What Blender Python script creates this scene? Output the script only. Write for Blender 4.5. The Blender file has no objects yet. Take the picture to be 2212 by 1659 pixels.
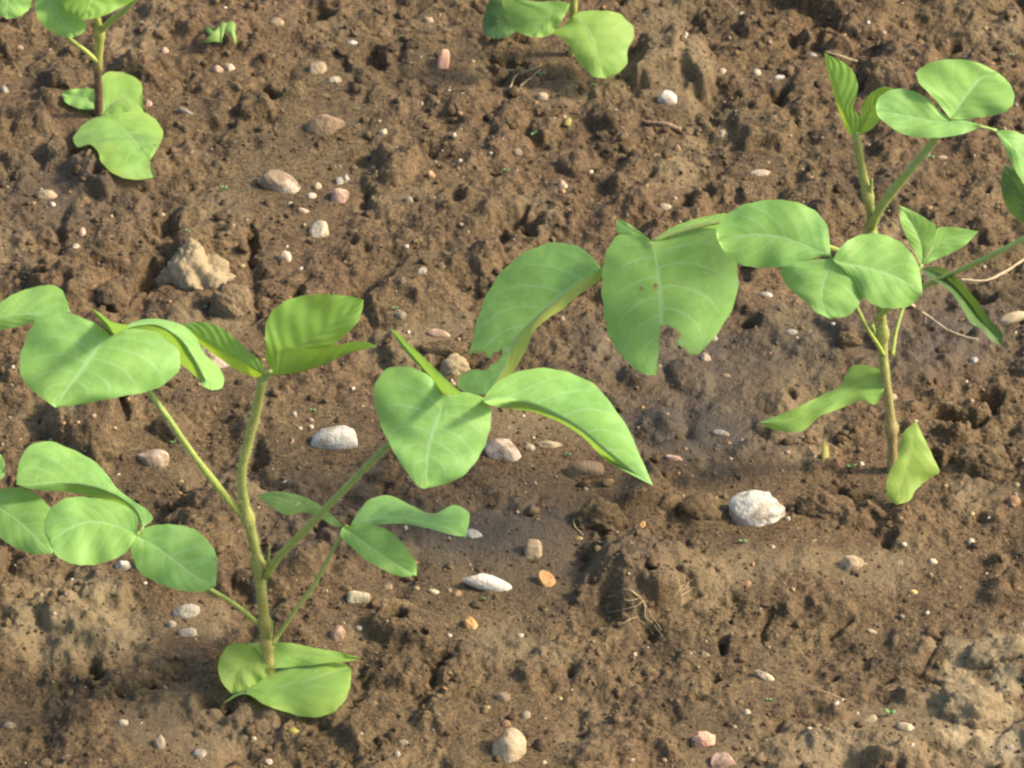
import bpy, math, random
import numpy as np
from mathutils import Vector, Matrix

random.seed(7)
RNG = np.random.default_rng(11)
scene = bpy.context.scene
COL = scene.collection

# ------------------------------------------------------------------ camera
PITCH = math.radians(38.0)
DIST = 3.5
FOCAL = 36.0 * DIST / 0.55
CAM = np.array([0.0, -DIST * math.cos(PITCH), DIST * math.sin(PITCH)])
FWD = np.array([0.0, math.cos(PITCH), -math.sin(PITCH)])
UPV = np.array([0.0, math.sin(PITCH), math.cos(PITCH)])
RGT = np.array([1.0, 0.0, 0.0])
TOCAM = -FWD
PW, PH = 2212.0, 1659.0
cam_data = bpy.data.cameras.new("camera")
cam_data.lens = FOCAL
cam_data.sensor_width = 36.0
cam_data.clip_start = 0.05
cam_data.clip_end = 200.0
cam_data.dof.use_dof = True
cam_data.dof.focus_distance = DIST - 0.10
cam_data.dof.aperture_fstop = 34.0
cam = bpy.data.objects.new("camera", cam_data)
cam.location = CAM
cam.rotation_euler = (math.radians(90) - PITCH, 0, 0)
COL.objects.link(cam)
scene.camera = cam


def ray(px, py):
    xn = (px / PW - 0.5) * 36.0 / FOCAL
    yn = (0.5 - py / PH) * 27.0 / FOCAL
    d = FWD + xn * RGT + yn * UPV
    return d / np.linalg.norm(d)


def hit_plane(p, p0, n):
    d = ray(*p)
    return CAM + d * (np.dot(p0 - CAM, n) / np.dot(d, n))


def on_ground(p, z=0.0):
    return hit_plane(p, np.array([0, 0, z]), np.array([0, 0, 1.0]))


# photo crops in which points were measured -> one common pixel frame
K = 0.33595
CROPS = {'W': (0, 0, 1), 'A': (0, 0, K), 'B': (734.5, 0, K), 'C': (1469, 0, K), 'D': (0, 553, K),
         'E': (734.5, 553, K), 'F': (1469, 553, K), 'G': (0, 1106, K), 'H': (734.5, 1106, K),
         'I': (1469, 1106, K), 'Y': (432.0, 604.9, .20832), 'Z': (950.5, 432, .3125)}


def px(crop, pts):
    ox, oy, k = CROPS[crop]
    return [(ox + x * k, oy + y * k) for x, y in pts]


# ------------------------------------------------------------------ noise
def perlin(x, y, seed=0):
    r = np.random.default_rng(seed)
    perm = r.permutation(512)
    perm = np.concatenate([perm, perm])
    ang = r.random(512) * 2 * np.pi
    gx, gy = np.cos(ang), np.sin(ang)
    xi = np.floor(x).astype(np.int64)
    yi = np.floor(y).astype(np.int64)
    xf, yf = x - xi, y - yi
    u = xf * xf * xf * (xf * (xf * 6 - 15) + 10)
    v = yf * yf * yf * (yf * (yf * 6 - 15) + 10)

    def g(ix, iy, dx, dy):
        h = perm[(perm[ix & 511] + iy) & 511]
        return gx[h] * dx + gy[h] * dy
    a = g(xi, yi, xf, yf)
    b = g(xi + 1, yi, xf - 1, yf)
    c = g(xi, yi + 1, xf, yf - 1)
    d = g(xi + 1, yi + 1, xf - 1, yf - 1)
    return ((a + (b - a) * u) + ((c + (d - c) * u) - (a + (b - a) * u)) * v) * 1.4


def noise3(p, scale, seed):
    r = np.random.default_rng(seed)
    q = p * scale
    out = np.zeros(len(p))
    for k in range(5):
        w = r.normal(size=3)
        w = w / np.linalg.norm(w) * r.uniform(.7, 1.6)
        out += np.sin(q @ w * 2.2 + r.uniform(0, 6.28) + 1.3 * np.sin(q @ r.normal(size=3)))
    return out / 3.2


def smooth(a, b, x):
    t = np.clip((x - a) / (b - a), 0, 1)
    return t * t * (3 - 2 * t)


def in_poly(px_, py_, poly):
    inside = np.zeros(px_.shape, bool)
    n = len(poly)
    for i in range(n):
        x1, y1 = poly[i]
        x2, y2 = poly[(i + 1) % n]
        c = ((y1 > py_) != (y2 > py_)) & (px_ < (x2 - x1) * (py_ - y1) / (y2 - y1 + 1e-12) + x1)
        inside ^= c
    return inside


def seg_dist(X, Y, pts):
    best = np.full(X.shape, 1e9)
    for (x1, y1), (x2, y2) in zip(pts[:-1], pts[1:]):
        dx, dy = x2 - x1, y2 - y1
        t = np.clip(((X - x1) * dx + (Y - y1) * dy) / (dx * dx + dy * dy + 1e-12), 0, 1)
        best = np.minimum(best, np.hypot(X - x1 - t * dx, Y - y1 - t * dy))
    return best


def blur(a, n, times=2):
    for _ in range(times):
        for ax in (0, 1):
            c = np.cumsum(np.pad(a, [(n + 1, n) if i == ax else (0, 0) for i in (0, 1)], mode='edge'), axis=ax)
            L = a.shape[ax]
            k = 2 * n + 1
            if ax == 0:
                a = (c[k:k + L] - c[:L]) / k
            else:
                a = (c[:, k:k + L] - c[:, :L]) / k
    return a


# ------------------------------------------------------------------ node helpers
class NT:
    def __init__(self, name):
        self.m = bpy.data.materials.new(name)
        self.m.use_nodes = True
        self.t = self.m.node_tree
        self.t.nodes.clear()
        self.out = self.t.nodes.new('ShaderNodeOutputMaterial')

    def n(self, kind, **kw):
        nd = self.t.nodes.new(kind)
        for k, v in kw.items():
            if k == 'ins':
                for i, val in v.items():
                    self.put(nd.inputs[i], val)
            else:
                setattr(nd, k, v)
        return nd

    def put(self, sock, val):
        if isinstance(val, bpy.types.NodeSocket):
            self.t.links.new(val, sock)
        else:
            sock.default_value = val

    def math(self, op, a, b=0.0, c=0.0):
        nd = self.n('ShaderNodeMath', operation=op)
        self.put(nd.inputs[0], a)
        self.put(nd.inputs[1], b)
        self.put(nd.inputs[2], c)
        return nd.outputs[0]

    def mapr(self, v, a, b, c=0.0, d=1.0, smoothstep=True):
        nd = self.n('ShaderNodeMapRange')
        if smoothstep:
            nd.interpolation_type = 'SMOOTHSTEP'
        for i, q in enumerate((v, a, b, c, d)):
            self.put(nd.inputs[i], q)
        return nd.outputs[0]

    def mix(self, f, a, b):
        nd = self.n('ShaderNodeMix', data_type='RGBA')
        self.put(nd.inputs[0], f)
        self.put(nd.inputs[6], a)
        self.put(nd.inputs[7], b)
        return nd.outputs[2]

    def noise(self, vec, scale, detail=4.0, rough=0.55, dist=0.0):
        nd = self.n('ShaderNodeTexNoise')
        self.put(nd.inputs['Vector'], vec)
        nd.inputs['Scale'].default_value = scale
        nd.inputs['Detail'].default_value = detail
        nd.inputs['Roughness'].default_value = rough
        nd.inputs['Distortion'].default_value = dist
        return nd.outputs['Fac']

    def bump(self, h, strength, dist):
        nd = self.n('ShaderNodeBump')
        nd.inputs['Strength'].default_value = strength
        nd.inputs['Distance'].default_value = dist
        self.put(nd.inputs['Height'], h)
        return nd.outputs[0]

    def surf(self, shader):
        self.t.links.new(shader, self.out.inputs['Surface'])
        return self.m


def rgb(r, g, b):
    return (r, g, b, 1.0)


# ------------------------------------------------------------------ materials
def soil_material(name, loose=False, dry_base=0.0):
    T = NT(name)
    geo = T.n('ShaderNodeNewGeometry')
    pos = geo.outputs['Position']
    big = T.noise(pos, 7.0, 3)
    mid = T.noise(pos, 34.0, 4, .6)
    fine = T.noise(pos, 220.0, 4, .65)
    grain = T.noise(pos, 900.0, 2, .7)
    dry = T.n('ShaderNodeAttribute', attribute_name='dry').outputs['Fac']
    if dry_base:
        dry = T.math('ADD', dry, dry_base)
    wet_shade = T.n('ShaderNodeAttribute', attribute_name='wet_shade').outputs['Fac']  # damp soil plus leaf shadows painted on the ground
    c = T.mix(T.mapr(mid, .34, .66), rgb(*SOIL_A), rgb(*SOIL_B))
    c = T.mix(T.mapr(big, .38, .62, 0, .7), c, rgb(*SOIL_RED))
    c = T.mix(T.mapr(T.noise(pos, 13.0, 4, .6), .48, .70, 0, .4), c, rgb(*SOIL_OLIVE))
    c = T.mix(T.mapr(fine, .30, .50, .5, 0), c, rgb(*SOIL_DARK))
    c = T.mix(T.mapr(fine, .55, .74, 0, .50), c, rgb(*SOIL_LIGHT))
    speck = T.noise(pos, 480.0, 3, .7)
    c = T.mix(T.mapr(speck, .34, .49, .75, 0), c, rgb(SOIL_DARK[0] * .5, SOIL_DARK[1] * .5, SOIL_DARK[2] * .55))
    c = T.mix(T.mapr(speck, .57, .70, 0, .55), c, rgb(*SOIL_LIGHT))
    c = T.mix(T.mapr(grain, .60, .74, 0, .55), c, rgb(*SOIL_LIGHT))
    c = T.mix(T.mapr(grain, .28, .40, .45, 0), c, rgb(*SOIL_DARK))
    c = T.mix(T.math('MULTIPLY', dry, T.mapr(T.noise(pos, 90.0, 4, .7), .3, .6, .55, 1)), c, rgb(*SOIL_DRY))
    c = T.mix(T.math('MULTIPLY', wet_shade, T.mapr(mid, .25, .6, .7, 1)), c, rgb(*SOIL_WET_SHADE))
    if loose:
        rnd = geo.outputs['Random Per Island']
        c = T.mix(T.mapr(rnd, .0, .5, .45, 0, False), c, rgb(*SOIL_DARK))
        c = T.mix(T.mapr(rnd, .7, 1, 0, .4, False), c, rgb(*SOIL_LIGHT))
    p = T.n('ShaderNodeBsdfPrincipled')
    T.put(p.inputs['Base Color'], c)
    T.put(p.inputs['Roughness'], T.mapr(wet_shade, 0, 1, .88, .48))
    p.inputs['Specular IOR Level'].default_value = .28
    h = T.math('ADD', T.math('ADD', T.math('MULTIPLY', fine, .8), T.math('MULTIPLY', speck, .6)), T.math('MULTIPLY', grain, .35))
    T.put(p.inputs['Normal'], T.bump(h, .8, .0020))
    return T.surf(p.outputs[0])


SOIL_A = (.063, .0400, .0180)
SOIL_B = (.120, .0790, .0350)
SOIL_RED = (.110, .0650, .0300)
SOIL_OLIVE = (.106, .076, .0300)
SOIL_DARK = (.031, .0205, .012)
SOIL_LIGHT = (.230, .162, .082)
SOIL_DRY = (.290, .222, .122)
SOIL_WET_SHADE = (.054, .042, .028)  # colour of damp soil and of the painted leaf shadows


def leaf_material(name, top, thru, vein, trans=.38, speck=0.0, old=0.0, quilt=.11, half=None):
    T = NT(name)
    uv = T.n('ShaderNodeUVMap', uv_map='UVMap').outputs[0]
    sep = T.n('ShaderNodeSeparateXYZ')
    T.put(sep.inputs[0], uv)
    s = T.math('SUBTRACT', T.math('MULTIPLY', sep.outputs[0], 2.0), 1.0)
    as_ = T.math('ABSOLUTE', s)
    t = sep.outputs[1]
    geo = T.n('ShaderNodeNewGeometry')
    pos = geo.outputs['Position']
    rnd = T.n('ShaderNodeObjectInfo').outputs['Random']
    nz = T.noise(pos, 60.0, 3)
    side = T.math('MULTIPLY', T.math('GREATER_THAN', s, 0.0), .45)
    curve = T.math('POWER', as_, 1.25)
    ph = T.math('ADD', T.math('MULTIPLY', T.math('SUBTRACT', T.math('ADD', t, T.math('MULTIPLY', nz, .03)),
                                                 T.math('MULTIPLY', curve, .30)), 7.0), side)
    dl = T.math('PINGPONG', ph, .5)
    lat = T.mapr(dl, .015, .085, 1, 0)
    lat = T.math('MULTIPLY', lat, T.mapr(as_, .55, .98, 1, .15))
    mid = T.mapr(as_, .014, .055, 1, 0)
    # finer tertiary net
    vor = T.n('ShaderNodeTexVoronoi', feature='DISTANCE_TO_EDGE')
    T.put(vor.inputs['Vector'], uv)
    vor.inputs['Scale'].default_value = 22.0
    net = T.mapr(vor.outputs['Distance'], .0, .07, 1, 0)
    v = T.math('MAXIMUM', T.math('MAXIMUM', T.math('MULTIPLY', lat, .75), mid), T.math('MULTIPLY', net, .34))
    blot = T.noise(pos, 120.0, 4, .6)
    base = T.mix(T.mapr(blot, .3, .7), rgb(top[0] * .74, top[1] * .78, top[2] * .74), rgb(top[0] * 1.22, top[1] * 1.16, top[2] * 1.12))
    base = T.mix(T.mapr(T.noise(pos, 26.0, 3, .5), .40, .66, 0, .45), base, rgb(top[0] * 1.28, top[1] * 1.06, top[2] * .72))
    base = T.mix(T.mapr(rnd, 0, 1, 0, .35, False), base, rgb(top[0] * 1.25, top[1] * 1.08, top[2] * .8))
    base = T.mix(T.math('MULTIPLY', v, .5), base, rgb(*vein))
    sp = T.noise(pos, 420.0, 2, .5)
    base = T.mix(T.mapr(sp, .62, .72, 0, .38 + speck), base, rgb(.36, .42, .17))
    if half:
        base = T.mix(T.mapr(s, .03, .12, 0, .85), base, rgb(*half))  # one half of the blade tinted as if sunlit
    scar = T.n('ShaderNodeAttribute', attribute_name='scar').outputs['Fac']
    base = T.mix(T.math('MULTIPLY', scar, T.mapr(sp, .3, .6, .4, 1)), base, rgb(.20, .12, .045))
    brown = T.noise(pos, 260.0, 2, .5)
    base = T.mix(T.mapr(brown, .70, .75, 0, .55), base, rgb(.26, .20, .07))
    if old:
        ed = T.mapr(T.math('ADD', as_, T.math('MULTIPLY', nz, .5)), .75, 1.3, 0, old)
        base = T.mix(ed, base, rgb(.34, .30, .07))
    p = T.n('ShaderNodeBsdfPrincipled')
    T.put(p.inputs['Base Color'], base)
    p.inputs['Roughness'].default_value = .54
    p.inputs['Sheen Weight'].default_value = .06
    p.inputs['Specular IOR Level'].default_value = .28
    q = T.math('SUBTRACT', T.mapr(dl, .0, .5, 0, 1), T.math('MULTIPLY', mid, .8))
    h = T.math('ADD', T.math('MULTIPLY', q, quilt), T.math('MULTIPLY', blot, .30))
    bmp = T.bump(h, .5, .0014)
    T.put(p.inputs['Normal'], bmp)
    tr = T.n('ShaderNodeBsdfTranslucent')
    T.put(tr.inputs['Color'], T.mix(T.math('MULTIPLY', v, .5), rgb(*thru), rgb(thru[0] * .7, thru[1] * .7, thru[2] * .6)))
    T.put(tr.inputs['Normal'], bmp)
    mx = T.n('ShaderNodeMixShader')
    mx.inputs[0].default_value = trans
    T.t.links.new(p.outputs[0], mx.inputs[1])
    T.t.links.new(tr.outputs[0], mx.inputs[2])
    return T.surf(mx.outputs[0])


def stem_material(name, low, high, a, b):
    T = NT(name)
    uv = T.n('ShaderNodeUVMap', uv_map='UVMap').outputs[0]
    sep = T.n('ShaderNodeSeparateXYZ')
    T.put(sep.inputs[0], uv)
    geo = T.n('ShaderNodeNewGeometry')
    pos = geo.outputs['Position']
    nz = T.noise(pos, 260.0, 4, .6)
    f = T.mapr(T.math('ADD', sep.outputs[1], T.math('MULTIPLY', T.math('SUBTRACT', nz, .5), .12)), a, b)
    c = T.mix(f, rgb(*low), rgb(*high))
    c = T.mix(T.mapr(nz, .35, .7, .35, 0), c, rgb(low[0] * .55, low[1] * .55, low[2] * .5))
    st = T.noise(pos, 700.0, 2)
    c = T.mix(T.mapr(st, .6, .75, 0, .35), c, rgb(.45, .42, .22))
    p = T.n('ShaderNodeBsdfPrincipled')
    T.put(p.inputs['Base Color'], c)
    p.inputs['Roughness'].default_value = .6
    p.inputs['Specular IOR Level'].default_value = .3
    p.inputs['Subsurface Weight'].default_value = .15
    p.inputs['Subsurface Radius'].default_value = (.002, .002, .0006)
    T.put(p.inputs['Normal'], T.bump(nz, .5, .0008))
    return T.surf(p.outputs[0])


def plain_material(name, col, rough=.7, trans=0.0, thru=None, vary=.25, scale=300.0):
    T = NT(name)
    geo = T.n('ShaderNodeNewGeometry')
    nz = T.noise(geo.outputs['Position'], scale, 4, .6)
    c = T.mix(nz, rgb(*[q * (1 - vary) for q in col]), rgb(*[min(1, q * (1 + vary)) for q in col]))
    p = T.n('ShaderNodeBsdfPrincipled')
    T.put(p.inputs['Base Color'], c)
    p.inputs['Roughness'].default_value = rough
    p.inputs['Specular IOR Level'].default_value = .3
    if not trans:
        return T.surf(p.outputs[0])
    tr = T.n('ShaderNodeBsdfTranslucent')
    tr.inputs['Color'].default_value = rgb(*thru)
    mx = T.n('ShaderNodeMixShader')
    mx.inputs[0].default_value = trans
    T.t.links.new(p.outputs[0], mx.inputs[1])
    T.t.links.new(tr.outputs[0], mx.inputs[2])
    return T.surf(mx.outputs[0])


def stone_material(name, a, b, dirt=.5, vary=1.0, scale=150.0):
    """mineral colour mottled between a and b, soil clinging in patches"""
    T = NT(name)
    geo = T.n('ShaderNodeNewGeometry')
    pos = geo.outputs['Position']
    n1 = T.noise(pos, scale, 4, .6)
    n2 = T.noise(pos, scale * 4, 3, .6)
    n3 = T.noise(pos, 75.0, 4, .65)
    c = T.mix(T.mapr(n1, .3, .7), rgb(*a), rgb(*b))
    c = T.mix(T.mapr(n2, .3, .48, .4, 0), c, rgb(a[0] * .5, a[1] * .48, a[2] * .45))
    c = T.mix(T.mapr(n3, .45, .60, 0, dirt), c, rgb(.15, .10, .055))
    p = T.n('ShaderNodeBsdfPrincipled')
    T.put(p.inputs['Base Color'], c)
    p.inputs['Roughness'].default_value = .75
    p.inputs['Specular IOR Level'].default_value = .3
    h = T.math('ADD', n1, T.math('MULTIPLY', n2, .6))
    T.put(p.inputs['Normal'], T.bump(h, .6, .0016))
    return T.surf(p.outputs[0])


def grit_material():
    T = NT("grit_mineral")
    geo = T.n('ShaderNodeNewGeometry')
    rnd = geo.outputs['Random Per Island']
    ramp = T.n('ShaderNodeValToRGB')
    cr = ramp.color_ramp
    cr.interpolation = 'CONSTANT'
    cols = [(0, (.62, .55, .42)), (.16, (.42, .30, .18)), (.32, (.50, .27, .10)), (.44, (.78, .74, .66)),
            (.55, (.46, .32, .22)), (.68, (.56, .46, .22)), (.78, (.34, .25, .16)), (.9, (.68, .62, .50))]
    while len(cr.elements) < len(cols):
        cr.elements.new(.5)
    for e, (q, c) in zip(cr.elements, cols):
        e.position = q
        e.color = rgb(c[0] * .62, c[1] * .57, c[2] * .48)
    T.t.links.new(rnd, ramp.inputs[0])
    nz = T.noise(geo.outputs['Position'], 500.0, 3)
    c = T.mix(T.mapr(nz, .35, .65, .5, 0), ramp.outputs[0], rgb(.14, .09, .05))
    p = T.n('ShaderNodeBsdfPrincipled')
    T.put(p.inputs['Base Color'], c)
    p.inputs['Roughness'].default_value = .55
    return T.surf(p.outputs[0])


# ------------------------------------------------------------------ object helpers
def mesh_object(name, verts, faces, mat, parent=None, smooth_=True, uv=None, origin=None):
    """faces: (n,3) or (n,4) int array"""
    verts = np.asarray(verts, float)
    faces = np.asarray(faces, np.int32)
    off = np.zeros(3) if origin is None else np.asarray(origin, float)
    me = bpy.data.meshes.new(name)
    k = faces.shape[1]
    me.vertices.add(len(verts))
    me.vertices.foreach_set('co', (verts - off).astype(np.float32).ravel())
    me.loops.add(faces.size)
    me.loops.foreach_set('vertex_index', faces.ravel())
    me.polygons.add(len(faces))
    me.polygons.foreach_set('loop_start', np.arange(0, faces.size, k, dtype=np.int32))
    me.polygons.foreach_set('use_smooth', np.full(len(faces), smooth_, bool))
    if uv is not None:
        lay = me.uv_layers.new(name='UVMap')
        lay.data.foreach_set('uv', np.asarray(uv, np.float32)[faces.ravel()].ravel())
    me.materials.append(mat)
    me.update(calc_edges=True)
    me.validate()
    o = bpy.data.objects.new(name, me)
    COL.objects.link(o)
    if parent is not None:
        o.parent = parent
    elif origin is not None:
        o.location = off
    return o


def tag(o, label=None, cat=None, group=None, kind=None):
    for k, v in (('label', label), ('category', cat), ('group', group), ('kind', kind)):
        if v:
            o[k] = v
    return o


def empty(name, loc):
    o = bpy.data.objects.new(name, None)
    o.empty_display_size = .02
    o.location = loc
    COL.objects.link(o)
    return o


def catmull(pts, n):
    """arc-length resample of a Catmull-Rom curve through pts"""
    P = np.asarray(pts, float)
    if len(P) == 2:
        return P[0] + (P[1] - P[0]) * np.linspace(0, 1, n)[:, None]
    Q = np.vstack([2 * P[0] - P[1], P, 2 * P[-1] - P[-2]])
    out = []
    for i in range(1, len(Q) - 2):
        p0, p1, p2, p3 = Q[i - 1:i + 3]
        t0 = 0.0
        t1 = t0 + max(1e-9, np.linalg.norm(p1 - p0)) ** .5
        t2 = t1 + max(1e-9, np.linalg.norm(p2 - p1)) ** .5
        t3 = t2 + max(1e-9, np.linalg.norm(p3 - p2)) ** .5
        t = np.linspace(t1, t2, 16, endpoint=False)[:, None]
        A1 = (t1 - t) / (t1 - t0) * p0 + (t - t0) / (t1 - t0) * p1
        A2 = (t2 - t) / (t2 - t1) * p1 + (t - t1) / (t2 - t1) * p2
        A3 = (t3 - t) / (t3 - t2) * p2 + (t - t2) / (t3 - t2) * p3
        B1 = (t2 - t) / (t2 - t0) * A1 + (t - t0) / (t2 - t0) * A2
        B2 = (t3 - t) / (t3 - t1) * A2 + (t - t1) / (t3 - t1) * A3
        out.append((t2 - t) / (t2 - t1) * B1 + (t - t1) / (t2 - t1) * B2)
    C = np.vstack(out + [P[-1:]])
    L = np.concatenate([[0], np.cumsum(np.linalg.norm(np.diff(C, axis=0), axis=1))])
    u = np.linspace(0, L[-1], n)
    return np.stack([np.interp(u, L, C[:, k]) for k in range(C.shape[1])], 1)


ICO = {}


def ico(sub):
    if sub not in ICO:
        import bmesh
        bm = bmesh.new()
        bmesh.ops.create_icosphere(bm, subdivisions=sub, radius=1.0)
        ICO[sub] = (np.array([v.co[:] for v in bm.verts]),
                    np.array([[v.index for v in f.verts] for f in bm.faces], np.int32))
        bm.free()
    return ICO[sub]


def tube(path, radii, sides=10, wob=.06, seed=0):
    path = np.asarray(path, float)
    n = len(path)
    tan = np.gradient(path, axis=0)
    tan /= np.linalg.norm(tan, axis=1)[:, None]
    ref = np.array([.3, -1, .2])
    V, U = [], []
    r = np.random.default_rng(seed)
    ph = r.uniform(0, 6.28, 3)
    for i in range(n):
        a = np.cross(tan[i], ref)
        a /= np.linalg.norm(a)
        b = np.cross(tan[i], a)
        for j in range(sides):
            th = 2 * math.pi * j / sides
            rr = radii[i] * (1 + wob * math.sin(2 * th + ph[0] + i * .31) + wob * .6 * math.sin(i * 1.1 + ph[1]))
            V.append(path[i] + rr * (math.cos(th) * a + math.sin(th) * b))
            U.append((j / sides, i / (n - 1)))
    F = []
    for i in range(n - 1):
        for j in range(sides):
            F.append((i * sides + j, i * sides + (j + 1) % sides, (i + 1) * sides + (j + 1) % sides, (i + 1) * sides + j))
    # closed ends (collapsed quads)
    V.append(path[0]); U.append((.5, 0)); V.append(path[-1]); U.append((.5, 1))
    a, b = len(V) - 2, len(V) - 1
    V, U = np.array(V), np.array(U)
    tri = [(a, (j + 1) % sides, j) for j in range(sides)] + \
          [(b, (n - 1) * sides + j, (n - 1) * sides + (j + 1) % sides) for j in range(sides)]
    T3 = []
    for q in F:
        T3 += [(q[0], q[1], q[2]), (q[0], q[2], q[3])]
    return V, np.array(T3 + tri, np.int32), U


def join(parts):
    Vs, Fs, Us, o = [], [], [], 0
    for p in parts:
        Vs.append(p[0]); Fs.append(p[1] + o)
        if len(p) > 2:
            Us.append(p[2])
        o += len(p[0])
    return np.vstack(Vs), np.vstack(Fs), (np.vstack(Us) if Us else None)


def hairs(path, radii, count, length, seed, lean=.35):
    """fine soft hairs standing off a tube: thin three-sided spikes"""
    r = np.random.default_rng(seed)
    path = np.asarray(path, float)
    n = len(path)
    tan = np.gradient(path, axis=0)
    tan /= np.linalg.norm(tan, axis=1)[:, None]
    idx = r.uniform(0, n - 1.001, count)
    i0 = idx.astype(int)
    f = (idx - i0)[:, None]
    P = path[i0] * (1 - f) + path[i0 + 1] * f
    R = np.asarray(radii)[i0]
    T = tan[i0]
    A = np.cross(T, [.3, -1, .2]); A /= np.linalg.norm(A, axis=1)[:, None]
    B = np.cross(T, A)
    th = r.uniform(0, 2 * np.pi, count)[:, None]
    D = np.cos(th) * A + np.sin(th) * B
    base = P + D * R[:, None] * .9
    L = length * r.uniform(.5, 1.2, count)[:, None]
    tip = base + (D + T * r.normal(0, lean, (count, 1)) + r.normal(0, .2, (count, 3))) * L
    side = np.cross(D, T)
    w = .00006
    V = np.empty((count * 4, 3))
    V[0::4] = base + side * w
    V[1::4] = base - side * w
    V[2::4] = base + T * w * 1.5
    V[3::4] = tip
    k = np.arange(count)[:, None] * 4
    F = np.concatenate([k + [0, 1, 3], k + [1, 2, 3], k + [2, 0, 3]])
    return V, F.astype(np.int32)
# ================================================================== soil
def axis_coords(lo, hi, step, far):
    d = np.arange(lo, hi, step)
    up, dn, s = [], [], step
    x = hi
    while x < far:
        up.append(x); s *= 1.035; x += s
    s, x = step * 1.035, lo - step * 1.035
    while x > -far:
        dn.append(x); s *= 1.035; x -= s
    return np.array(dn[::-1]), d, np.array(up)


STEP = .00062
xa, xd, xb = axis_coords(-.36, .36, STEP, 8.0)
ya, yd, yb = axis_coords(-.40, .47, STEP * 1.06, 8.0)
GX = np.concatenate([xa, xd, xb])
GY = np.concatenate([ya, yd, yb])
X, Y = np.meshgrid(GX, GY)              # rows = y
NX0, NY0 = len(xa), len(ya)
DX, DY = STEP, STEP * 1.06
dsp = np.maximum(np.gradient(GX)[None, :], np.gradient(GY)[:, None])
inner = smooth(.006, .0009, dsp)        # fine relief only where the mesh can carry it

# picture-frame coordinates of the flat ground (used to lay out patches seen in the photo)
dx_, dy_, dz_ = X - CAM[0], Y - CAM[1], -CAM[2]
dep = dy_ * FWD[1] + dz_ * FWD[2]
PX = (.5 + (dx_ / dep) * FOCAL / 36.0) * PW
PY = (.5 - ((dy_ * UPV[1] + dz_ * UPV[2]) / dep) * FOCAL / 27.0) * PH
near = dep > .5
PX = np.where(near, PX, -9e3)
PY = np.where(near, PY, -9e3)
nwx = perlin(X * 30, Y * 30, 91) * 45 + perlin(X * 90, Y * 90, 92) * 22
nwy = perlin(X * 30, Y * 30, 93) * 45 + perlin(X * 90, Y * 90, 94) * 22


def patch(poly, soft=12, warp=1.0):
    m = in_poly(PX + nwx * warp, PY + nwy * warp, poly).astype(float)
    return blur(m, soft, 2)


SMOOTH = np.clip(patch([(1330, 760), (1560, 690), (1760, 690), (2050, 640), (2150, 720), (2060, 800), (1880, 830),
                        (1700, 880), (1640, 960), (1400, 960), (1260, 900)], 26)
                 + .8 * patch([(600, 1090), (1000, 1060), (1300, 1040), (1280, 1130), (1000, 1180), (660, 1250)], 26)
                 + .6 * patch([(850, 610), (1250, 780), (1200, 900), (1010, 800), (800, 690)], 26)
                 + .65 * patch([(2000, 1180), (2212, 1150), (2212, 1420), (1960, 1400), (1700, 1320), (1660, 1240)], 30)
                 + .6 * patch([(200, 1230), (450, 1250), (560, 1300), (420, 1420), (180, 1400)], 26), 0, 1)
DRY = np.clip(.75 * patch([(2010, 1390), (2130, 1340), (2240, 1420), (2240, 1680), (2080, 1600), (2030, 1560), (1990, 1480)], 8)
              * smooth(-.15, .35, perlin(X * 55, Y * 55, 95) + .15)
              + .45 * patch([(60, 1240), (260, 1260), (330, 1420), (120, 1440), (0, 1380)], 12)
              + .35 * patch([(1480, 1620), (1980, 1500), (2240, 1560), (2240, 1680), (1500, 1680)], 25)
              + .30 * patch([(330, 660), (480, 690), (520, 800), (380, 800)], 12)
              + .25 * smooth(.2, .6, perlin(X * 16, Y * 16, 96)), 0, 1)
WET_SHADE = np.clip(patch([(1200, 860), (1560, 850), (1720, 950), (1640, 1010), (1380, 990), (1300, 960)], 26)  # greyish damp soil with the right seedling's leaf shadow painted in
              + .7 * patch([(1200, 690), (1900, 690), (2140, 690), (2050, 810), (1560, 830), (1250, 800)], 26)
              + .7 * patch([(520, 1120), (980, 1080), (1330, 1080), (1300, 1150), (980, 1200), (620, 1230)], 26)  # cast shadow of the front left seedling, painted as darker soil
              + .6 * patch([(0, 360), (260, 330), (330, 440), (100, 480), (0, 470)], 26)  # painted shadow of the back left seedling's low leaf
              + .5 * patch([(930, 1150), (1450, 1180), (1480, 1290), (1020, 1260)], 30)
              + .5 * patch([(1900, 600), (2212, 600), (2212, 800), (1960, 760)], 30), 0, 1)

SMOOTH = np.clip(SMOOTH + .55 * patch([(1980, 1370), (2240, 1340), (2240, 1680), (2040, 1640)], 20), 0, 1)
# broad relief: low planting ridges under each row of plants, slumped soil between
H = .0045 * perlin(X * 9, Y * 9, 1) + .0055 * perlin(X * 22 + .4 * perlin(X * 30, Y * 30, 3), Y * 22, 2) \
    + .010 * perlin(X * 1.7, Y * 1.7, 4) * smooth(.3, 1.5, np.hypot(X, Y))
rough = (1 - .82 * SMOOTH)
outer = smooth(.36, .42, np.maximum(np.abs(X), np.abs(Y - .03)))
H += outer * smooth(.02, .004, dsp) * (.005 * np.abs(perlin(X * 60, Y * 60, 71)) + .003 * perlin(X * 140, Y * 140, 72))
H += .0040 * rough * perlin(X * 52, Y * 52, 5) * smooth(.02, .006, dsp)
# second, warped set to avoid a regular look
wx = perlin(X * 70, Y * 70, 6) * .0035
wy = perlin(X * 70, Y * 70, 7) * .0035
WX = X + wx + .0012 * perlin(X * 210, Y * 210, 8)
WY = Y + wy + .0012 * perlin(X * 210, Y * 210, 9)


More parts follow.
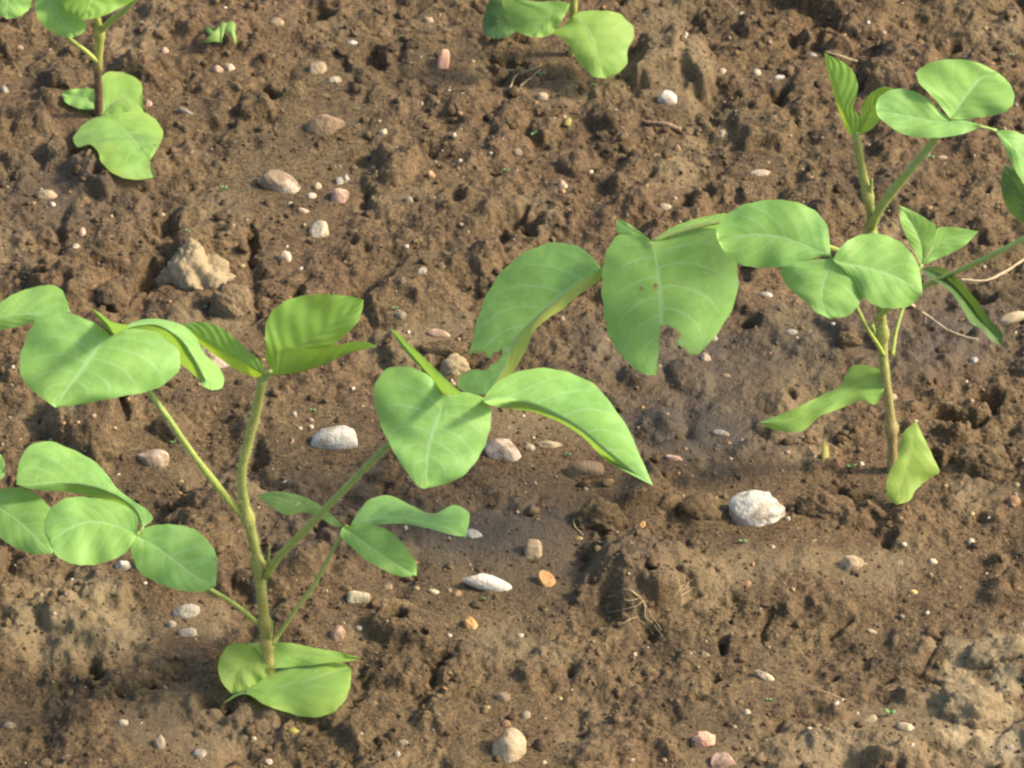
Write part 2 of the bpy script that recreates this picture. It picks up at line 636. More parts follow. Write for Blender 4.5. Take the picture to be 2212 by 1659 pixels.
def put_lumps(count, r0, r1, sx0, sx1, sy0, sy1, embed, hgt, seed, skip=.75):
    r = np.random.default_rng(seed)
    cx = r.uniform(sx0, sx1, count)
    cy = r.uniform(sy0, sy1, count)
    rad = r0 + (r1 - r0) * r.random(count) ** 2.2
    for k in range(count):
        ix, iy = int((cx[k] - xd[0]) / DX) + NX0, int((cy[k] - yd[0]) / DY) + NY0
        if r.random() < SMOOTH[min(iy, len(GY) - 1), min(ix, len(GX) - 1)] * skip:
            continue
        q = rad[k] * 1.5
        wxn, wyn = int(q / DX) + 4, int(q / DY) + 4
        x0, x1 = max(0, ix - wxn), min(len(GX), ix + wxn)
        y0, y1 = max(0, iy - wyn), min(len(GY), iy + wyn)
        if x1 - x0 < 3 or y1 - y0 < 3:
            continue
        a = r.uniform(0, np.pi)
        e = r.uniform(.68, 1.0)
        u = (WX[y0:y1, x0:x1] - cx[k]) / rad[k]
        v = (WY[y0:y1, x0:x1] - cy[k]) / rad[k]
        uu = (u * math.cos(a) + v * math.sin(a))
        vv = (-u * math.sin(a) + v * math.cos(a)) / e
        p = r.uniform(1.7, 3.2)
        d = (np.abs(uu) ** p + np.abs(vv) ** p) ** (1 / p)
        slope = (uu * r.normal(0, .3) + vv * r.normal(0, .3))
        top = np.clip(1 - d ** r.uniform(2.2, 4.5), 0, None) ** .5
        hh = H[iy, ix] + rad[k] * (hgt * r.uniform(.6, 1.2) * (top + .25 * slope) - embed)
        sub = H[y0:y1, x0:x1]
        m = d < 1
        sub[m] = np.maximum(sub[m], hh[m])


bx = (-.36, .36, -.39, .46)
put_lumps(130, .013, .030, *bx, .24, .66, 21)
put_lumps(420, .008, .017, *bx, .22, .62, 22)
put_lumps(2300, .0042, .009, *bx, .27, .62, 23)
put_lumps(9500, .0020, .0048, *bx, .30, .68, 24, .6)
put_lumps(16000, .0012, .0024, *bx, .25, .85, 25, .5)
put_lumps(12000, .0010, .0018, *bx, .20, .85, 26, .4)


def put_pits(count, r0, r1, seed):
    r = np.random.default_rng(seed)
    cx, cy = r.uniform(bx[0], bx[1], count), r.uniform(bx[2], bx[3], count)
    rad = r0 + (r1 - r0) * r.random(count) ** 2.5
    for k in range(count):
        ix, iy = int((cx[k] - xd[0]) / DX) + NX0, int((cy[k] - yd[0]) / DY) + NY0
        if r.random() < SMOOTH[min(iy, len(GY) - 1), min(ix, len(GX) - 1)] * .6:
            continue
        q = rad[k] * 1.8
        wxn, wyn = int(q / DX) + 4, int(q / DY) + 4
        x0, x1, y0, y1 = max(0, ix - wxn), ix + wxn, max(0, iy - wyn), iy + wyn
        a, e = r.uniform(0, np.pi), r.uniform(.35, 1.0)
        u = (WX[y0:y1, x0:x1] - cx[k]) / rad[k]
        v = (WY[y0:y1, x0:x1] - cy[k]) / rad[k]
        uu = u * math.cos(a) + v * math.sin(a)
        vv = (-u * math.sin(a) + v * math.cos(a)) / e
        H[y0:y1, x0:x1] -= rad[k] * r.uniform(.9, 1.9) * np.clip(1 - uu ** 2 - vv ** 2, 0, 1) ** .8


put_pits(1600, .0008, .0024, 27)
put_pits(300, .0022, .0060, 28)

# hollows seen as dark holes and gaps between clods
HOLES = [(930, 1440, 26, 34), (1312, 1192, 16, 16), (1300, 1165, 12, 16), (265, 905, 16, 34), (318, 600, 22, 46),
         (955, 790, 60, 18), (545, 530, 10, 30), (790, 440, 16, 22), (1110, 480, 40, 26), (1140, 500, 26, 24),
         (210, 1455, 26, 22), (900, 1390, 22, 12), (1415, 1370, 22, 14), (1810, 1340, 20, 18), (1130, 350, 30, 16),
         (1835, 1075, 46, 18), (2110, 640, 34, 18), (350, 480, 34, 22), (130, 640, 16, 24), (495, 1180, 20, 14),
         (930, 165, 24, 28), (800, 120, 40, 20), (1090, 150, 44, 24), (2060, 900, 50, 22), (2020, 985, 40, 20),
         (1905, 1600, 14, 22), (1470, 180, 30, 20), (690, 40, 40, 18), (580, 200, 24, 14), (640, 640, 10, 26),
         (1740, 100, 44, 26), (1545, 260, 14, 22), (1690, 210, 30, 20), (850, 900, 26, 14), (720, 1150, 60, 12),
         (560, 980, 20, 22), (730, 860, 22, 20), (1010, 700, 16, 10), (1325, 920, 16, 30), (470, 1530, 40, 16),
         (620, 1520, 60, 14), (330, 1490, 26, 14), (250, 1500, 18, 12), (1560, 1400, 14, 24), (2140, 860, 40, 20)]
hn = .9 * perlin(X * 85, Y * 85, 61) + .6 * perlin(X * 200, Y * 200, 63)
hm = .9 * perlin(X * 85, Y * 85, 62) + .6 * perlin(X * 200, Y * 200, 64)
for hx, hy, rx, ry in HOLES:
    d = ((PX + nwx * .35 + hn * rx - hx) / rx) ** 2 + ((PY + nwy * .35 + hm * ry - hy) / ry) ** 2
    H -= np.clip(1 - d, 0, 1) ** .7 * min(.011, .00040 * (rx + ry) * .6)
CRACKS = [[(1905, 1460), (1940, 1450), (1965, 1462), (1985, 1452), (2020, 1400), (2040, 1370)],
          [(1975, 1455), (2010, 1480), (2050, 1500), (2100, 1500), (2140, 1540)],
          [(1650, 1320), (1655, 1370), (1665, 1410), (1690, 1440)],
          [(1890, 1590), (1900, 1560), (1915, 1530)], [(1820, 1530), (1700, 1540), (1660, 1570)],
          [(1560, 960), (1650, 930)], [(640, 1180), (720, 1190), (770, 1180)], [(2000, 700), (2060, 720), (2120, 715)]]
for cpts in CRACKS:
    dd = seg_dist(PX + nwx * .45, PY + nwy * .45, cpts)
    H -= .0045 * smooth(6.5, 1.5, dd)

H = H * (1 - inner) + blur(H, 1, 4) * inner
# crumb structure down to the size of a grain
f1 = perlin(X * 230, Y * 230, 31)
f2 = perlin(X * 480, Y * 480, 32)
f3 = perlin(X * 110, Y * 110, 33)
amp = (.35 + .65 * rough) * inner
H += amp * (.0016 * f3 + .0008 * f1 + .00042 * f2)
H += inner * .00028 * perlin(X * 780, Y * 780, 34)


def height(x, y):
    fx = np.clip((np.asarray(x) - xd[0]) / DX + NX0, 0, len(GX) - 2)
    fy = np.clip((np.asarray(y) - yd[0]) / DY + NY0, 0, len(GY) - 2)
    ix, iy = fx.astype(int), fy.astype(int)
    u, v = fx - ix, fy - iy
    return (H[iy, ix] * (1 - u) + H[iy, ix + 1] * u) * (1 - v) + (H[iy + 1, ix] * (1 - u) + H[iy + 1, ix + 1] * u) * v


def ground_at(p):
    """first point of the soil surface along the ray through picture point p"""
    d = ray(*p)
    t0 = (.035 - CAM[2]) / d[2]
    ts = t0 + np.arange(0, .12, .0004)
    P = CAM + d * ts[:, None]
    below = P[:, 2] < height(P[:, 0], P[:, 1])
    k = int(np.argmax(below)) if below.any() else len(ts) - 1
    return P[k]


def settle(p, rpx):
    """press a shallow seat into the soil so that a stone lies in it"""
    g = on_ground(p, 0.0)
    r = rpx * .55 / PW * 1.15
    x0, x1 = int((g[0] - 2 * r - xd[0]) / DX) + NX0, int((g[0] + 2 * r - xd[0]) / DX) + NX0
    y0, y1 = int((g[1] - 2.6 * r - yd[0]) / DY) + NY0, int((g[1] + 2.6 * r - yd[0]) / DY) + NY0
    x0, y0 = max(0, x0), max(0, y0)
    x1, y1 = min(len(GX), x1), min(len(GY), y1)
    if x1 - x0 < 3 or y1 - y0 < 3:
        return
    sub = H[y0:y1, x0:x1]
    d = np.hypot(X[y0:y1, x0:x1] - g[0], (Y[y0:y1, x0:x1] - g[1]) / 1.3)
    w = smooth(1.5 * r, .8 * r, d)
    sub += (np.median(sub) - sub) * w * .85


def build_ground(mat):
    ny, nx = H.shape
    V = np.stack([X, Y, H], -1).reshape(-1, 3)
    i = np.arange(ny * nx).reshape(ny, nx)
    F = np.stack([i[:-1, :-1], i[:-1, 1:], i[1:, 1:], i[1:, :-1]], -1).reshape(-1, 4)
    o = mesh_object('soil_ground', V, F, mat)
    for nm, arr in (('dry', DRY), ('wet_shade', WET_SHADE)):  # wet also stores the painted leaf shadows
        a = o.data.attributes.new(nm, 'FLOAT', 'POINT')
        a.data.foreach_set('value', arr.astype(np.float32).ravel())
    o['kind'] = 'structure'
    return o


# ------------------------------------------------------------------ loose crumbs and grit
def scatter(name, count, r0, r1, power, mat, seed, sub, flat, label, avoid_smooth, rough_):
    r = np.random.default_rng(seed)
    bv, bf = ico(sub)
    x = r.uniform(-.35, .35, count)
    y = r.uniform(-.385, .455, count)
    ix = ((x - xd[0]) / DX).astype(int) + NX0
    iy = ((y - yd[0]) / DY).astype(int) + NY0
    clump = perlin(x * 26, y * 26, seed + 5)
    keep = (r.random(count) > SMOOTH[iy, ix] * avoid_smooth) & (clump + r.normal(0, .35, count) > -.2)
    x, y = x[keep], y[keep]
    n = len(x)
    rad = r0 + (r1 - r0) * r.random(n) ** power
    z = height(x, y) + rad * r.uniform(-.45, .2, n)
    nb = len(bv)
    V = np.empty((n, nb, 3))
    for k in range(n):
        q = r.normal(size=3); q /= np.linalg.norm(q)
        w = r.uniform(0, 6.28, 3)
        v = bv * (1 + rough_ * (np.sin(bv @ (r.normal(size=3) * 3.2) + w[0]) + .7 * np.sin(bv @ (r.normal(size=3) * 5.5) + w[1])))[:, None]
        v = v * np.array([1, r.uniform(.6, 1), r.uniform(flat, .95)])
        M = np.array(Matrix.Rotation(r.uniform(0, 6.28), 3, Vector(q)))
        V[k] = v @ M.T * rad[k] + [x[k], y[k], z[k]]
    F = (bf[None] + (np.arange(n) * nb)[:, None, None]).reshape(-1, 3)
    o = mesh_object(name, V.reshape(-1, 3), F, mat)
    return tag(o, label, name.replace('_', ' '), None, 'stuff')


# ------------------------------------------------------------------ stones
STONE_MATS = {}


def stone_mat(kind):
    if not STONE_MATS:
        for k, a, b, d in (('white', (.66, .62, .55), (.80, .77, .71), .35), ('cream', (.58, .50, .36), (.68, .60, .44), .4),
                           ('tan', (.46, .35, .22), (.58, .46, .31), .55), ('pink', (.58, .37, .27), (.68, .48, .38), .45),
                           ('orange', (.52, .28, .11), (.64, .38, .17), .4), ('grey', (.38, .34, .28), (.50, .46, .39), .5),
                           ('brown', (.27, .18, .105), (.36, .25, .15), .7), ('slate', (.30, .28, .25), (.44, .42, .38), .45),
                           ('yellow', (.66, .46, .15), (.74, .56, .24), .3), ('pale', (.60, .47, .36), (.70, .57, .46), .5),
                           ('brick', (.78, .40, .27), (.86, .50, .36), -.2)):
            STONE_MATS[k] = stone_material('stone_' + k, [a[0] * .66, a[1] * .63, a[2] * .57], [b[0] * .72, b[1] * .69, b[2] * .62], min(.95, d + .35))
    return STONE_MATS[kind]


def make_stone(name, p, w, h, ang, kind, label, form='round', lift=.25, seed=0, thick=.8, cat='stone', group='stones lying on the soil'):
    """w, h: picture size; ang: picture roll in degrees"""
    r = np.random.default_rng(seed + 1000)
    g = ground_at(p)
    dep_ = np.dot(g - CAM, FWD)
    k = dep_ * 36.0 / FOCAL / PW
    if max(w, h) < 40:
        w, h = w * .9, h * .9
    a, b = w * k / 2, h * k / 2
    c = min(a, b) * thick
    sub = 5 if max(w, h) > 100 else 4 if max(w, h) > 45 else 3
    v, f = ico(sub)
    v = v.copy()
    if form == 'angular':
        for _ in range(9):
            n = r.normal(size=3); n /= np.linalg.norm(n)
            d = r.uniform(.62, .86)
            e = v @ n - d
            v -= np.where(e > 0, e, 0)[:, None] * n * .94
        v /= np.abs(v).max(0)
        amp_ = .025
    elif form == 'crumbly':
        amp_ = .06
        v *= (1 + .13 * noise3(v, 1.9, seed + 3))[:, None]
        v *= (1 + .055 * noise3(v, 5.5, seed + 4))[:, None]
        v *= (1 + .03 * noise3(v, 13.0, seed + 6) + .02 * noise3(v, 26.0, seed + 7))[:, None]
    elif form == 'clod':
        amp_ = .05
        v *= (1 + .20 * noise3(v, 1.5, seed + 3) + .11 * noise3(v, 3.6, seed + 4))[:, None]
        v *= (1 + .06 * noise3(v, 8.0, seed + 6) + .045 * noise3(v, 17.0, seed + 7) + .04 * noise3(v, 32.0, seed + 8))[:, None]
    elif form == 'block':
        v = np.sign(v) * np.abs(v) ** .55
        v /= np.abs(v).max(0)
        amp_ = .035
    elif form == 'drop':
        v[:, 1] *= 1 - .45 * smooth(-.2, 1, v[:, 0])
        amp_ = .03
    elif form == 'bean':
        v[:, 1] += .35 * (.5 - v[:, 0] ** 2)
        v[:, 1] *= .9
        amp_ = .035
    else:
        amp_ = .085
    if form in ('round', 'bean', 'drop', 'block'):
        # chipped, worn faces
        for _ in range(r.integers(3, 7)):
            n = r.normal(size=3); n /= np.linalg.norm(n)
            e = v @ n - r.uniform(.66, .9) * np.abs(v @ n).max()
            v -= np.where(e > 0, e, 0)[:, None] * n * .85
        v /= np.abs(v).max(0)
    v *= (1 + amp_ * noise3(v, 2.0, seed) + amp_ * .45 * noise3(v, 5.0, seed + 1))[:, None]
    t = math.radians(ang)
    U = RGT * math.cos(t) - UPV * math.sin(t)
    W_ = RGT * math.sin(t) + UPV * math.cos(t)
    cen = g + TOCAM * (c * lift)
    P = cen + v[:, 0:1] * a * U + v[:, 1:2] * b * W_ + v[:, 2:3] * c * TOCAM
    o = mesh_object(name, P, f, stone_mat(kind), origin=cen)
    return tag(o, label, cat, group)
# ================================================================== plants
def M_norm(n):
    n = np.asarray(n, float)
    return n / np.linalg.norm(n)


class Plant:
    def __init__(self, base, label, mats, seed=0):
        g = ground_at(base)
        self.base = g
        self.y0 = g[1]
        self.root = empty('soybean_seedling', g)
        tag(self.root, label, 'seedling', 'soybean seedlings growing in the field')
        self.m = mats
        self.seed = seed
        self.k = 0

    def at(self, p, dy=0.0):
        return hit_plane(p, np.array([0, self.y0 + dy, 0]), np.array([0, 1.0, 0]))

    def path(self, pts, n):
        """pts: (px, py, dy) in picture frame"""
        return catmull([self.at((a, b), d) for a, b, d in pts], n)

    def tube(self, name, pts, r0, r1, mat, parent=None, n=None, nodes=(), hair=260, hl=.0016, sink=0.0, sides=10):
        self.k += 1
        w = self.path(pts, n or 36)
        if sink:
            w = np.vstack([w[0] + [0, 0, -sink], w])
        t = np.linspace(0, 1, len(w))
        R = r0 + (r1 - r0) * t
        for c, s, gain in nodes:
            R *= 1 + gain * np.exp(-((t - c) / s) ** 2)
        V, F, U = tube(w, R, sides, .05, self.seed + self.k)
        par = parent or self.root
        o = mesh_object(name, V, F, mat, par, uv=U, origin=self.base)
        if hair:
            hv, hf = hairs(w[1:], R[1:], hair, hl, self.seed * 7 + self.k)
            ho = mesh_object('fuzz', hv, hf, self.m['hair'], o, origin=self.base, smooth_=False)
            ho['kind'] = 'stuff'
        return o

    def leaf(self, name, L, M, R, n, dy=0.0, aL=0, aR=0, puff=.05, droop=0.0, mat='leaf', parent=None, cut=(), rim=0.0, label=None,
             wave=.0016):
        """L, M, R: picture points of one margin, the midrib and the other margin; M runs base..tip"""
        self.k += 1
        r = np.random.default_rng(self.seed * 31 + self.k)
        n = M_norm(n)
        P0 = self.at(M[0], dy)

        def proj(p, nn):
            q = hit_plane(p, P0, nn)
            d0, d1 = np.dot(P0 - CAM, FWD), np.dot(q - CAM, FWD)
            lim = .085
            d = d0 + lim * math.tanh((d1 - d0) / lim)
            return CAM + (q - CAM) * (d / d1)
        mid = [P0] + [proj(p, n) for p in M[1:]]
        tip = mid[-1]
        axis = M_norm(tip - P0)

        def half(pts, ang):
            w = np.mean([hit_plane(p, P0, n) for p in pts], 0) - (P0 + tip) / 2
            w = w - axis * np.dot(w, axis)
            w = w - n * np.dot(w, n)
            w = M_norm(w)
            a = math.radians(ang)
            nn = n * math.cos(a) - w * math.sin(a)
            return [P0] + [proj(p, nn) for p in pts] + [tip]
        nt, ns = (150, 40) if cut else (48, 12)
        cm = catmull(mid, nt)
        cl = catmull(half(L, aL), nt)
        cr = catmull(half(R, aR), nt)
        rows = []
        t = np.linspace(0, 1, nt)
        ph = r.uniform(0, 6.28, 4)
        S = np.concatenate([np.linspace(-1, 0, ns, endpoint=False), np.linspace(0, 1, ns + 1)])
        V, UV = [], []
        wid = np.linalg.norm(cl - cr, axis=1)
        for i in range(nt):
            for s in S:
                e = cl[i] if s < 0 else cr[i]
                a = abs(s)
                p = cm[i] * (1 - a) + e * a
                nrm = n
                p = p + nrm * (puff * wid[i] * (a * (1 - a)) * 2.0)
                # gentle undulation of the blade and its margin, quilting between the side veins
                p = p + TOCAM * wave * (a ** 1.5 * math.sin(5.2 * t[i] * 2 + ph[0] + (1.5 if s > 0 else 0)) + .5 * a * math.sin(11 * t[i] * 2 + ph[1]))
                p = p + TOCAM * (-droop * t[i] ** 2)
                p = p + (e - cm[i]) * a ** 6 * .010 * math.sin(60 * t[i] + ph[2])
                V.append(p)
                UV.append(((s + 1) / 2, t[i]))
        V = np.array(V)
        UV = np.array(UV)
        # a blade that reaches the soil lies on it
        toward = CAM - V
        toward /= np.linalg.norm(toward, axis=1)[:, None]
        lift = np.zeros(len(V))
        for _ in range(120):
            Q = V + toward * lift[:, None]
            low = Q[:, 2] < height(Q[:, 0], Q[:, 1]) + .0022
            if not low.any():
                break
            lift[low] += .0006
        if lift.max() > 0:
            g2 = lift.reshape(nt, len(S))
            for _ in range(3):
                e2 = np.pad(g2, 1, mode='edge')
                g2 = np.max([e2[a:a + nt, b:b + len(S)] for a in (0, 1, 2) for b in (0, 1, 2)], 0)
            lift = np.maximum(blur(g2, 4, 2), lift.reshape(nt, len(S))).ravel()
            V = V + toward * lift[:, None]
        m = len(S)
        i = np.arange(nt * m).reshape(nt, m)
        F = np.stack([i[:-1, :-1], i[:-1, 1:], i[1:, 1:], i[1:, :-1]], -1).reshape(-1, 4)
        if cut:
            # insect bites: blade faces inside the bitten outlines are gone
            c = V[F].mean(1)
            rel = c - CAM
            dp = rel @ FWD
            qx = (.5 + (rel @ RGT) / dp * FOCAL / 36.0) * PW
            qy = (.5 - (rel @ UPV) / dp * FOCAL / 27.0) * PH
            relv = V - CAM
            dv = relv @ FWD
            vx, vy = (.5 + (relv @ RGT) / dv * FOCAL / 36.0) * PW, (.5 - (relv @ UPV) / dv * FOCAL / 27.0) * PH
            scar = np.min([seg_dist(vx, vy, list(q) + [q[0]]) for q in cut], 0)
            dead = np.zeros(len(F), bool)
            for poly in cut:
                dead |= in_poly(qx + 3 * perlin(qx * .09, qy * .09, 5), qy + 3 * perlin(qx * .09, qy * .09, 6), poly)
            F = F[~dead]
        o = mesh_object(name, V, F, self.m[mat], parent or self.root, uv=UV, origin=self.base)
        if cut:
            a = o.data.attributes.new('scar', 'FLOAT', 'POINT')
            a.data.foreach_set('value', smooth(5.0, 1.5, scar).astype(np.float32))
        if label:
            o['label'] = label
        # down along the margin
        return o


def build_plants():
    mats = {
        'leaf': leaf_material('leaf_blade', LEAF_TOP, LEAF_THRU, LEAF_VEIN, .30),
        'band': leaf_material('leaf_painted_sun_strip', LEAF_TOP, LEAF_THRU, LEAF_VEIN, .30, half=(.40, .42, .075)),  # right half painted yellow to stand for sunlight on the folded strip
        'young': leaf_material('leaf_young', YOUNG_TOP, YOUNG_THRU, (.26, .40, .14), .40, quilt=.5),
        'old': leaf_material('leaf_first', OLD_TOP, OLD_THRU, (.34, .44, .16), .36, .12, .12, quilt=.1),
        'yellow': leaf_material('leaf_yellowing', (.22, .29, .05), (.46, .50, .07), (.38, .42, .16), .36, .2, .25),
        'fresh': leaf_material('leaf_pale', (.205, .335, .065), (.40, .54, .07), (.36, .44, .16), .36, .15, .06, quilt=.08),
        'dark': leaf_material('leaf_painted_shade', (.060, .125, .030), (.16, .26, .03), (.14, .22, .08), .22),  # darker copy of the leaf: shade put into the blade colour
        'stem': stem_material('stem_green', (.36, .31, .085), (.32, .35, .09), .1, .5),
        'stem_dark': stem_material('stem_purple', (.29, .215, .10), (.32, .34, .09), .08, .45),
        'stem_purple': stem_material('stem_reddish', (.125, .072, .042), (.34, .34, .08), .30, .50),
        'petiole': stem_material('petiole_green', (.34, .39, .085), (.28, .38, .10), .1, .8),
        'hair': plain_material('pale_hair', (.50, .50, .26), .6, .3, (.55, .55, .3)),
    }
    LF = 'leaflet'

    # ---------------------------------------------------------------- front left seedling
    p = Plant((583, 1462), 'tall bright green soybean seedling at the front left, nearest the camera', mats, 3)
    stem = p.tube('stem', [(584, 1462, 0), (576, 1395, 0), (567, 1300, 0), (556, 1215, -.001), (543, 1150, -.002), (527, 1085, -.003),
                           (522, 1025, -.002), (535, 960, 0), (553, 890, .001), (567, 822, .002)], .0028, .0023, mats['stem'], n=80,
                  nodes=((.12, .015, .45), (.20, .015, .4), (.40, .02, .5), (.56, .02, .45)), hair=2600, hl=.0026, sink=.012)
    # small stipules at the nodes
    for q in ([(578, 1225, -.003), (581, 1195, -.004), (583, 1180, -.004)], [(583, 1380, -.003), (588, 1350, -.004), (590, 1342, -.004)],
              [(536, 1335, -.002), (530, 1315, -.003), (527, 1306, -.003)], [(516, 1100, -.004), (505, 1085, -.005), (500, 1075, -.005)]):
        p.tube('stipule', q, .0011, .0003, mats['petiole'], n=6, hair=0, sides=6)
    # unfolding top leaf
    top = p.tube('petiole', [(567, 824, .002), (576, 812, .002), (586, 803, .001)], .0018, .0012, mats['petiole'], n=8, hair=120)
    p.leaf(LF, px('Y', [(690, 850), (680, 640), (690, 430), (780, 290), (950, 190), (1150, 152), (1400, 152), (1600, 178)]),
           px('Y', [(760, 945), (870, 850), (1000, 720), (1200, 570), (1400, 440), (1695, 200)]),
           px('Y', [(880, 925), (1060, 850), (1220, 770), (1370, 680), (1510, 570), (1640, 430), (1685, 300)]),
           (-.15, -.80, .55), .006, aL=10, aR=12, mat='young', parent=top, puff=.04)
    p.leaf(LF, px('Y', [(850, 715), (1000, 712), (1200, 712), (1400, 680), (1600, 640), (1740, 645)]),
           px('Y', [(740, 985), (950, 975), (1150, 925), (1350, 850), (1550, 755), (1840, 690)]),
           px('Y', [(850, 850), (1050, 780), (1250, 740), (1450, 700), (1650, 665)]),
           (-.25, .80, .45), -.004, aL=10, aR=55, mat='young', parent=top, wave=.0006)
    p.leaf(LF, px('D', [(1690, 690), (1600, 610), (1500, 520), (1400, 450), (1300, 424), (1220, 428)]),
           px('D', [(1700, 765), (1550, 672), (1400, 590), (1280, 512), (1180, 440)]),
           px('D', [(1640, 778), (1530, 735), (1400, 650), (1290, 565), (1215, 490)]),
           (-.30, -.36, .85), .001, aL=8, aR=-66, mat='young', parent=top, wave=.0006)
    # left leaf
    pt = p.tube('petiole', [(521, 1112, -.003)] + [(x, y, d) for (x, y), d in zip(
        px('D', [(1400, 1480), (1250, 1290), (1100, 1070), (960, 870), (830, 660), (735, 515)]), (-.006, -.009, -.012, -.015, -.017, -.018))],
        .0019, .0012, mats['petiole'], hair=1300, hl=.0018)
    p.leaf(LF, px('D', [(640, 450), (540, 400), (420, 365), (300, 370), (220, 430), (160, 540), (125, 670), (150, 800), (240, 890)]),
           px('D', [(715, 512), (640, 575), (580, 650), (510, 750), (440, 840), (390, 915), (355, 975)]),
           px('D', [(800, 472), (900, 470), (1010, 492), (1100, 560), (1160, 640), (1150, 730), (1090, 800), (980, 862), (800, 900), (600, 938), (450, 965)]),
           (.06, -.64, .77), -.020, aL=-4, aR=-10, puff=.08, parent=pt)
    p.leaf(LF, px('D', [(690, 470), (645, 410), (605, 355)]), px('D', [(735, 505), (690, 440), (640, 385), (585, 335)]),
           px('D', [(830, 445), (770, 435), (710, 415), (640, 365)]), (-.75, -.3, .5), -.018, aL=10, aR=50, parent=pt, wave=.0004)
    p.leaf(LF, px('D', [(850, 425), (980, 402), (1100, 418), (1200, 460), (1270, 540), (1310, 620), (1400, 705), (1440, 780), (1425, 850)]),
           px('D', [(745, 498), (850, 455), (1000, 442), (1100, 490), (1180, 560), (1240, 650), (1300, 760), (1360, 864)]),
           px('D', [(880, 490), (1010, 510), (1100, 590), (1150, 680), (1220, 740), (1270, 790), (1310, 840)]),
           (.30, -.20, .90), -.018, aL=-15, aR=-45, parent=pt, wave=.001)
    # right leaf
    pe = p.tube('petiole', [(574, 1245, -.002), (600, 1206, -.006), (640, 1165, -.010), (700, 1102, -.015), (780, 1020, -.02), (845, 955, -.023),
                            (910, 895, -.024), (960, 855, -.024)], .0021, .0013, mats['petiole'], hair=1300, hl=.0018)
    p.leaf(LF, px('E', [(600, 800), (520, 738), (430, 713), (340, 713), (270, 750), (228, 830), (220, 920), (250, 1060), (300, 1170), (370, 1300), (440, 1400), (500, 1480)]),
           px('E', [(668, 905), (650, 980), (615, 1080), (580, 1180), (560, 1280), (552, 1400), (545, 1497)]),
           px('E', [(720, 890), (790, 875), (870, 890), (940, 930), (972, 1000), (965, 1100), (930, 1220), (860, 1340), (780, 1420), (660, 1470)]),
           (.08, -.72, .66), -.026, aL=-8, aR=-10, puff=.06, parent=pe)
    p.leaf(LF, px('E', [(600, 800), (520, 720), (440, 640), (380, 560), (340, 500)]),
           px('E', [(662, 885), (590, 790), (500, 680), (420, 585), (325, 470)]),
           px('E', [(780, 882), (740, 845), (660, 770), (580, 690), (500, 615), (430, 555), (375, 495)]),
           (-.7, -.25, .55), -.021, aL=20, aR=35, parent=pe, wave=.0005)
    p.tube('rachis', [(960, 856, -.024), (1010, 858, -.022), (1045, 862, -.02)], .0009, .0008, mats['petiole'], pe, 8, hair=80)
    p.leaf(LF, px('E', [(980, 840), (1080, 770), (1200, 730), (1350, 722), (1500, 760), (1640, 830), (1720, 920), (1800, 1030), (1870, 1140), (1910, 1240), (1950, 1330)]),
           px('E', [(920, 920), (1000, 907), (1150, 925), (1300, 980), (1450, 1060), (1560, 1135), (1680, 1235), (1800, 1325), (1900, 1400), (2015, 1478)]),
           px('E', [(935, 945), (1000, 968), (1150, 990), (1250, 1005), (1350, 1042), (1450, 1090), (1550, 1155), (1650, 1255), (1760, 1345), (1900, 1420)]),
           (.05, -.50, .80), -.02, aL=-5, aR=-68, puff=.06, parent=pe, wave=.001)
    # small leaf low on the right
    pf = p.tube('petiole', [(587, 1392, -.001)] + [(x, y, d) for (x, y), d in zip(
        px('G', [(1790, 790), (1900, 630), (2020, 470), (2110, 300), (2180, 180)]), (.002, .006, .010, .014, .016))] + [(750, 1135, .018)],
        .0012, .0009, mats['petiole'], hair=300, hl=.0012)
    p.leaf(LF, px('H', [(80, 85), (170, 78), (270, 100), (370, 165), (440, 250), (490, 330)]),
           px('H', [(20, 90), (120, 170), (230, 250), (350, 330), (492, 412)]),
           px('H', [(0, 150), (90, 240), (170, 310), (260, 360), (350, 405), (430, 418)]),
           (.10, -.62, .76), .016, aL=12, aR=12, parent=pf)
    p.leaf(LF, [(775, 1104), (800, 1078), (840, 1070), (885, 1090), (935, 1110), (980, 1091), (1012, 1106)],
           [(757, 1133), (800, 1122), (850, 1116), (920, 1130), (970, 1141), (1006, 1162)],
           [(800, 1134), (860, 1131), (920, 1140), (968, 1153)],
           (-.05, -.30, .93), .018, aL=-14, aR=40, parent=pf, wave=.0012)
    p.leaf(LF, [(700, 1098), (670, 1079), (630, 1066), (590, 1061)], [(742, 1138), (700, 1106), (650, 1088), (600, 1073), (553, 1070)],
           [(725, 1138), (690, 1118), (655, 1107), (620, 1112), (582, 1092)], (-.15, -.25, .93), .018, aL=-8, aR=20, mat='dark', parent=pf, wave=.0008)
    # small leaf low on the left
    pg = p.tube('petiole', [(553, 1342, -.002)] + [(x, y, d) for (x, y), d in zip(
        px('G', [(1500, 585), (1350, 495), (1200, 390), (1020, 260), (890, 150)]), (-.006, -.010, -.013, -.016, -.018))],
        .0012, .0009, mats['petiole'], hair=260, hl=.0012)
    p.leaf(LF, px('G', [(930, 105), (1030, 80), (1150, 84), (1260, 118), (1340, 188), (1390, 270), (1398, 360)]),
           px('G', [(885, 155), (1000, 220), (1130, 320), (1250, 410), (1385, 478)]),
           px('G', [(840, 220), (860, 310), (900, 390), (980, 440), (1080, 480), (1200, 510), (1320, 508)]),
           (.12, -.70, .68), -.024, aL=-6, aR=-6, parent=pg, puff=.07)
    p.leaf(LF, px('G', [(845, 215), (800, 268), (700, 315), (600, 340), (480, 335), (400, 305), (350, 265)]),
           px('G', [(885, 145), (750, 90), (600, 60), (480, 90), (320, 200)]),
           px('G', [(880, 20), (780, -50), (600, -90), (430, -90), (310, 0), (280, 110)]),
           (.12, -.50, .86), -.032, aL=-4, aR=-4, parent=pg)
